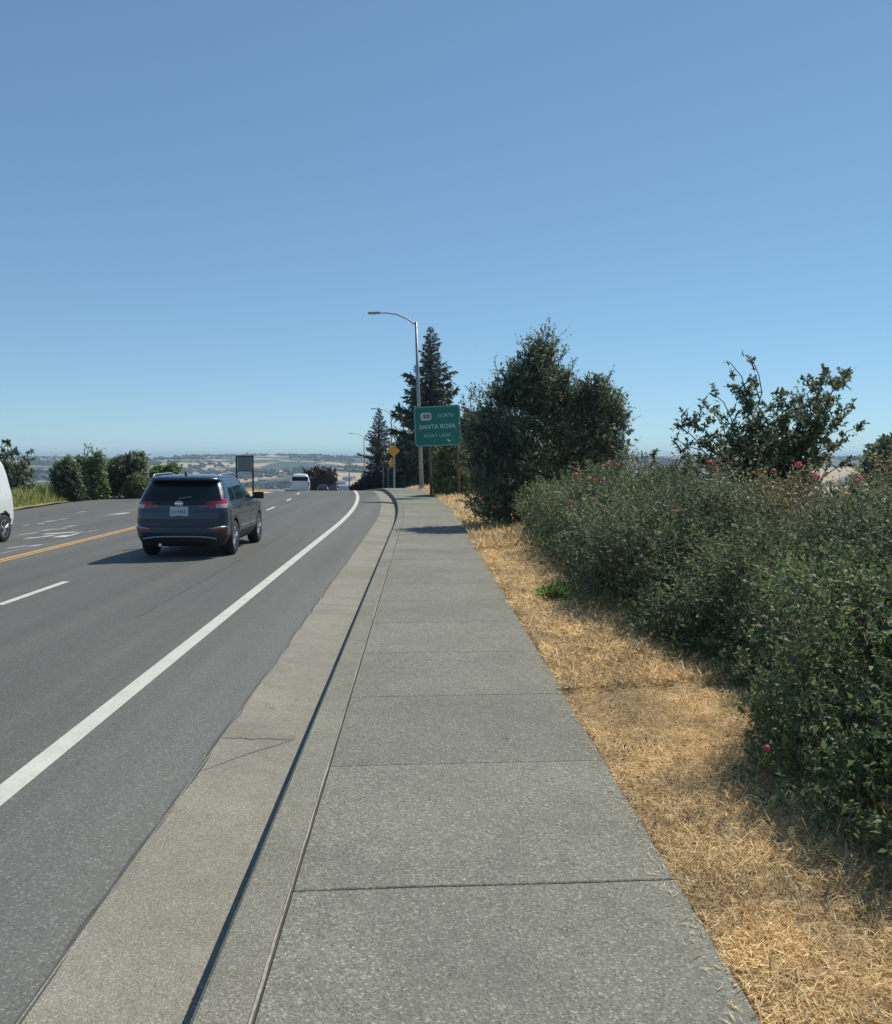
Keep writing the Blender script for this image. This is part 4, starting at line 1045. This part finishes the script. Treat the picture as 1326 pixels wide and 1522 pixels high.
vehicle('minivan', 'distant white minivan dipping over the crest of the road', 'van', (fp[0], 88, float(zprof(88) + cross(-6.4)) - .12), R(6.8), r2, np.arange(.25, 2.001, .05), far_pred, fm, [(s * .82, y, .33, .22) for s in (-1, 1) for y in (.9, 3.7)], res=.4)
fm2 = dict(fm, body=M['dark_car']); FW = (.98, 1.34, .62, .7, .85, .6)
r3 = [(.2, .12, 4.3, .8), (.35, .02, 4.5, .87), (.6, .0, 4.55, .89), (.85, .03, 4.3, .89), (.95, .15, 3.5, .86), (1.2, .6, 2.8, .74), (1.38, 1.0, 2.4, .6), (1.43, 1.3, 2.1, .4), (1.45, 1.5, 1.9, .1)]
for px, Y, lab in ((480, 146, 'dark car beside the russet tree, nearer of two beyond the crest'), (495, 158, 'dark car farther off, right of the russet tree beyond the crest')):
    p = P(px, 724, Y)
    vehicle('far_car', lab, 'car', (p[0], Y, float(zprof(Y)) + .05), R(6.8), r3, np.arange(.2, 1.451, .05), far_pred, fm2, [(s * .76, y, .31, .2) for s in (-1, 1) for y in (.85, 3.5)], res=.35, group='dark cars beyond the crest')

# ------------------------------------------------------------------ valley buildings
def building(px, Y, w, dpt, h, rz, label):
    x = P(px, 720, Y)[0]; z = float(terrain_z(x, Y)); ro = empty('valley_building', (x, Y, z - 1), rz); tag(ro, label, 'building', 'pale buildings in the valley')
    mb = MB(); mb.box((0, 0, h / 2), (w, dpt, h)); mb.build('wall', M['house_wall'], ro)
    mb = MB(); e = .8; mb.add([(-w / 2 - e, -dpt / 2 - e, h), (w / 2 + e, -dpt / 2 - e, h), (w / 2 + e, dpt / 2 + e, h), (-w / 2 - e, dpt / 2 + e, h), (-w / 2 - e, 0, h + dpt * .16), (w / 2 + e, 0, h + dpt * .16)],
                            [(0, 1, 5, 4), (2, 3, 4, 5), (0, 4, 3), (1, 2, 5), (0, 3, 2, 1)]); mb.build('roof', M['house_roof'], ro)
rb = random.Random(4)
for px in list(range(45, 86, 4)) + list(range(330, 432, 9)) + list(range(500, 530, 6)) + list(range(955, 1000, 8)):
    Y = rb.uniform(900, 2000)
    building(px + rb.uniform(-3, 3), Y, rb.uniform(14, 34), rb.uniform(10, 18), rb.uniform(4, 7), rb.uniform(-.4, .4), 'small pale building among trees on the far valley floor')

# ------------------------------------------------------------------ haze, sky, sun, camera
mb = MB(); mb.box((0, 4200, -10), (19000, 9900, 100)); hz = mb.build('haze', None); hz.data.materials.clear()
hm = bpy.data.materials.new('haze_air'); hm.use_nodes = True; hn = hm.node_tree.nodes; hn.remove(hn['Principled BSDF'])
pv = hn.new('ShaderNodeVolumePrincipled'); pv.inputs['Color'].default_value = (.60, .81, 1, 1); pv.inputs['Density'].default_value = .00018; pv.inputs['Anisotropy'].default_value = .1
hm.node_tree.links.new(pv.outputs[0], hn['Material Output'].inputs['Volume'])
hz.data.materials.append(hm); tag(hz, kind='stuff'); hz['label'] = 'thin pale blue air over the valley and hills'; hz['category'] = 'haze'

to_sun = Vector((.58, .60, 1)).normalized()
el = math.asin(to_sun.z); az = math.atan2(to_sun.x, to_sun.y)
w = bpy.data.worlds.new('World'); bpy.context.scene.world = w; w.use_nodes = True
nt = w.node_tree; sky = nt.nodes.new('ShaderNodeTexSky'); sky.sky_type = 'NISHITA'; sky.sun_disc = False
sky.sun_elevation = el; sky.sun_rotation = az; sky.altitude = 100; sky.air_density = .7; sky.dust_density = 0; sky.ozone_density = 6.0
bg = nt.nodes['Background']; gm = nt.nodes.new('ShaderNodeGamma'); gm.inputs[1].default_value = .65; nt.links.new(sky.outputs[0], gm.inputs[0])
wb = nt.nodes.new('ShaderNodeMix'); wb.data_type = 'RGBA'; wb.blend_type = 'MULTIPLY'; wb.inputs[0].default_value = 1; wb.inputs[7].default_value = (1.12, 1.43, 1.50, 1)
nt.links.new(gm.outputs[0], wb.inputs[6]); nt.links.new(wb.outputs[2], bg.inputs['Color']); bg.inputs['Strength'].default_value = .14
sl = bpy.data.lights.new('sun', 'SUN'); sl.energy = 4.5; sl.angle = R(.53); sl.color = (1, .94, .82)
so = bpy.data.objects.new('sun', sl); C.objects.link(so); so.rotation_euler = (-to_sun).to_track_quat('-Z', 'Y').to_euler()

cam = bpy.data.cameras.new('camera'); co = bpy.data.objects.new('camera', cam); C.objects.link(co)
cam.sensor_fit = 'HORIZONTAL'; cam.sensor_width = 36; cam.lens = 36 * F / 1326; cam.clip_end = 30000; cam.clip_start = .05
mx = Matrix((rt, up, -fw)).transposed().to_4x4(); mx.translation = Vector(CAM); co.matrix_world = mx
sc = bpy.context.scene; sc.camera = co
sc.view_settings.view_transform = 'Standard'; sc.view_settings.look = 'None'; sc.view_settings.exposure = 0; sc.view_settings.gamma = 1
sc.cycles.volume_bounces = 0; sc.cycles.max_bounces = 6
